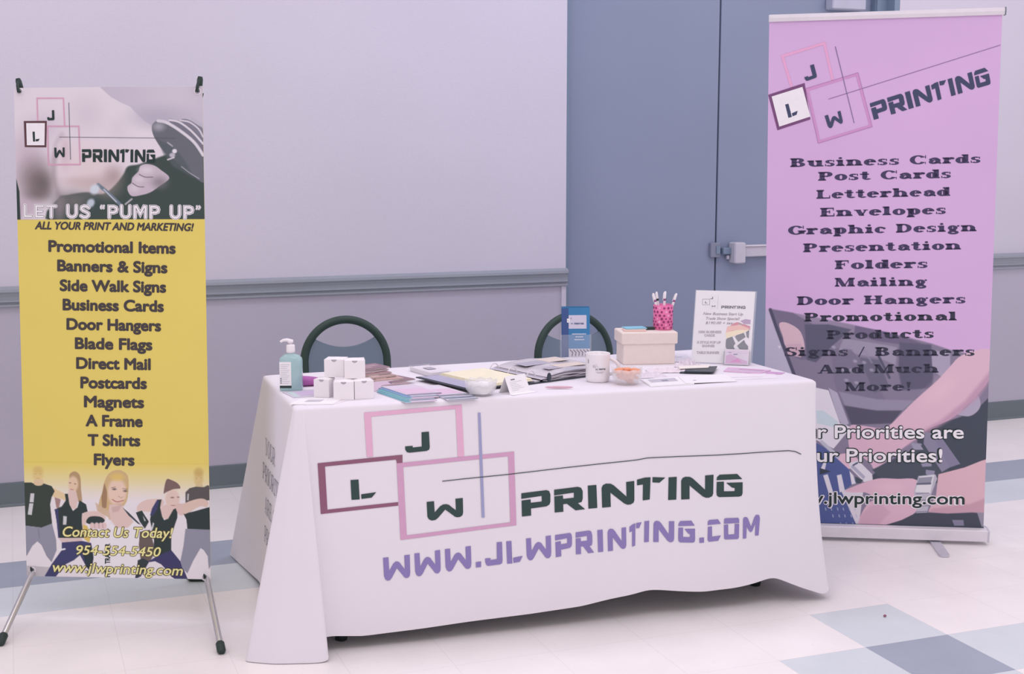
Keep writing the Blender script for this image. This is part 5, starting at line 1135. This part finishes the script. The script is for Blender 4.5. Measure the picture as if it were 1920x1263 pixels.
a = [sp(x, z, y) for x, z, y in ((0, .003, .003), (SW, .003, .003))]; c = [s0+sX*x+sY*.10+Vector((0, 0, .001)) for x in (0, SW)]
b.add(a+c+[p+Vector((0, 0, .0015)) for p in a+c], [(0, 1, 3, 2), (4, 5, 7, 6)], M['acryl']); hb = b.build('stand', t)
b = MB(); sbox(b, .001, SW-.001, .004, SH, 0, .0012, M['paper'])
HSg = quadmap([(118, 1105), (985, 1130), (985, 122), (152, 92)], [(0, .003), (SW, .003), (SW, SH), (0, SH)])
def sf(x, y, off): u_, v_ = HSg(x, y); return sp(u_, v_, -off*.35-.0001)
LG, PG = ink((150, 140, 158)), ink((140, 126, 148))
stroke(b, [(252,212), (352,212), (352,290), (252,290)], 5, sf, LG, .0008, True); stroke(b, [(354,240), (466,240), (466,345), (358,345)], 2.5, sf, ink((222, 206, 222)), .0007, True); stroke(b, [(352,215), (352,170), (440,170), (440,238)], 2.5, sf, ink((224, 206, 222)), .0007)
stroke(b, [(470,155), (470,230), (472,345)], 3, sf, ink((190, 184, 206)), .0008); stroke(b, [(505,225), (505,300)], 2.5, sf, ink((210, 202, 216)), .0008)
for ch, q in (('J', [(362,185), (398,182), (398,212), (362,214)]), ('L', [(288,243), (322,243), (322,270), (288,270)]), ('W', [(386,300), (436,300), (436,320), (386,320)])): glyph(b, ch, q, sf, MK, .001)
wordmark(b, [(520,302), (862,310), (860,350), (520,342)], sf, MK, .001)
for tx, x0, x1, y0, y1, cp in (('New Business Start Up', 268, 835, 428, 440, 36), ('Trade Show Special!', 312, 792, 495, 504, 36), ('$190.00 + tax', 306, 700, 556, 562, 34)): put_text(b, tx, x0, x1, y0, y1, cp, sf, ink((152, 128, 148)), .012, .25, .001)
for tx, x0, x1, y0, cp in (('1000 BUSINESS', 210, 542, 684, 32), ('CARDS', 295, 450, 732, 32), ('X STYLE POP UP', 190, 542, 832, 32), ('BANNER', 272, 458, 882, 32), ('TABLE RUNNER', 192, 530, 980, 34)):
    put_text(b, tx, x0, x1, y0, y0+2, cp, sf, ink((158, 140, 152)), .05, 0, .0009); put_text(b, tx, x0, x1, y0, y0+2, cp, sf, ink((206, 190, 200)), .005, 0, .0013)
# picture of pages and a jigsaw at the lower right of the sheet
for pl, c in (([(800,515), (870,490), (945,500), (945,560), (860,560)], (186,158,190)), ([(700,550), (760,530), (945,590), (945,640), (800,600), (640,600)], (214,142,160)), ([(620,590), (800,570), (940,620), (800,690), (600,700)], (238,190,184)), ([(600,680), (760,640), (940,640), (860,680), (620,760)], (244,222,200)), ([(690,650), (830,640), (820,655), (700,660)], (150,110,100)),
              ([(612,775), (640,750), (700,735), (750,830), (725,870), (760,935), (640,925), (612,880)], (128,126,138)), ([(735,735), (780,700), (860,680), (890,740), (790,810)], (136,132,144)), ([(890,670), (935,640), (935,760), (905,740)], (134,130,142)), ([(775,865), (870,780), (895,830), (935,870), (935,945), (835,935)], (130,128,140)), ([(805,520), (850,560), (760,600), (720,640), (700,640), (760,580)], (238,224,234))):
    fill_poly(b, pl, sf, ink(c), .0007+.00002*len(c)*(pl[0][0] % 7))
b.build('price_sheet', t)
b = MB(); sbox(b, .116, .207, .0, .050, -.021, -.0195, M['acryl']); sbox(b, .116, .207, .0, .002, -.021, -.0015, M['acryl'])
for x in (.115, .207): sbox(b, x, x+.0015, 0, .050, -.021, -.0015, M['acryl'])
b.build('card_pocket', hb)
b = MB(); sbox(b, .120, .204, .003, .056, -.0175, -.004, ink((226, 208, 226)))
def pf(x, y, off): return sp(.120+x, .056-y, -.0175-off)
fill_poly(b, [(.004, .022), (.02, .016), (.045, .028), (.08, .040), (.08, .050), (.004, .05)], pf, ink((214, 168, 208)), .0004); fill_poly(b, [(.02, .044), (.045, .030), (.06, .044)], pf, ink((220, 140, 196)), .0006); fill_poly(b, [(.004, .004), (.08, .004), (.08, .012), (.004, .014)], pf, ink((222, 200, 224)), .0003)
stroke(b, [(.012, .010), (.022, .010)], .002, pf, ink((120, 110, 140)), .0006); stroke(b, [(.030, .017), (.044, .016)], .003, pf, ink((120, 104, 160)), .0006)
tag(b.build('visiting_cards'), 'block of pink and violet visiting cards in the pocket of the acrylic sign', 'cards')

# papers between the sweets and the right end of the table
sheet('magazine', 'white magazine lying open-edged near the front right, a grey square on it', 'magazine', [(1.905, 3.775), (2.06, 3.768), (2.10, 3.90), (1.93, 3.905)], M['paper'], .004, deco=[((.12, .42, .72, .85), GREY2), ((.38, .48, .52, .68), GREY)])
sheet('flyer', 'plain white flyer at the front right, overlapping the magazine with the grey square', 'paper', [(2.03, 3.772, ZC+.0045), (2.22, 3.765, ZC+.0005), (2.25, 3.905, ZC+.0005), (2.07, 3.90, ZC+.0045)], M['paper'], .001, deco=[((.20, .30, .26, .36), GREY)])
sheet('flyer', 'white flyer lying flat in front of the acrylic sign, towards the right end', 'paper', [(2.22, 3.80), (2.38, 3.775), (2.42, 3.86), (2.25, 3.92)], ink((238, 222, 236)), .0008, deco=[((.05, .3, .7, .34), GREY2)])
def crumple(name, label, cat, c, w_, d, h, rz, m, seed, amp=.5):
    r_ = random.Random(seed); b = MB(); nx, ny = 14, 9; g = []
    for j in range(ny+1):
        row = []
        for i in range(nx+1):
            u, v = i/nx-.5, j/ny-.5; e = min(1, 4*(.5-abs(u)), 4*(.5-abs(v))); x, y = u*w_, v*d
            row.append((c[0]+x*math.cos(rz)-y*math.sin(rz), c[1]+x*math.sin(rz)+y*math.cos(rz), ZC+.001+h*(.25+.75*e)*(.5+amp*r_.uniform(-.9, .9))*(.3 if e < .1 else 1)))
        g.append(row)
    b.rings(g, m, closed=False, caps=False, smooth=False); o = b.build(name); tag(o, label, cat); return o
crumple('leaflet', 'rumpled pale leaflet between the orange sweets and the black cards', 'leaflet', (1.985, 3.965), .13, .09, .016, -.2, ink((222, 204, 220)), 4)
crumple('leaflet', 'rumpled pinkish leaflet in front of the beige box, behind the magazine', 'leaflet', (2.10, 4.03), .15, .07, .014, -.3, ink((230, 210, 224)), 9)
crumple('plastic_bag', 'small clear crinkled bag between the beige box and the acrylic sign', 'bag', (2.205, 4.085), .07, .07, .03, .3, ink((232, 214, 230)), 14, .8)
sheet('flyer', 'white printed flyer standing out behind the beige box on its right', 'paper', [(2.20, 4.20, ZC+.001), (2.28, 4.19, ZC+.001), (2.33, 4.33, ZC+.008), (2.24, 4.36, ZC+.008)], ink((232, 220, 236)), .0008, deco=[((.2, .5, .7, .56), GREY2), ((.2, .64, .5, .7), GREY2)])
for i, (dx, z, lab) in enumerate(((0, .001, 'lower of the black cards lying in front of the acrylic sign'), (.012, .0060, 'upper of the black cards lying in front of the acrylic sign'))):
    sheet('black_card', lab, 'card', [(2.115+dx, 3.975-dx), (2.205+dx, 3.93-dx), (2.275+dx, 4.02), (2.17+dx, 4.04)], M['binder'], .0035, z=ZC+z, group='black cards')
sheet('booklet', 'white booklet lying on top of the black cards', 'booklet', [(2.13, 4.005, ZC+.0105), (2.235, 3.99, ZC+.0105), (2.265, 4.03, ZC+.0115), (2.15, 4.05, ZC+.0115)], ink((240, 224, 224)), .002)
sheet('booklet', 'pink and mauve booklet lying under the card pocket of the acrylic sign', 'booklet', [(2.275, 3.955), (2.37, 3.87), (2.44, 3.915), (2.33, 4.02)], ink((218, 176, 210)), .003, deco=[((.1, .3, .9, .5), ink((206, 190, 212))), ((.3, .6, .9, .8), ink((196, 150, 190)))])
sheet('booklet', 'thin pink booklet at the far right of the table top, partly under its neighbour', 'booklet', [(2.385, 3.865), (2.43, 3.835), (2.462, 3.86), (2.42, 3.90)], ink((206, 160, 202)), .0014, z=ZC+.0)
# a crumb on the floor
b = MB(); b.sphere((2.595, 3.435, .005), (.006, .004, .004), ink((150, 90, 110)), 10, 6); tag(b.build('crumb'), 'tiny reddish crumb on the cream floor by the pale blue tiles', 'crumb')
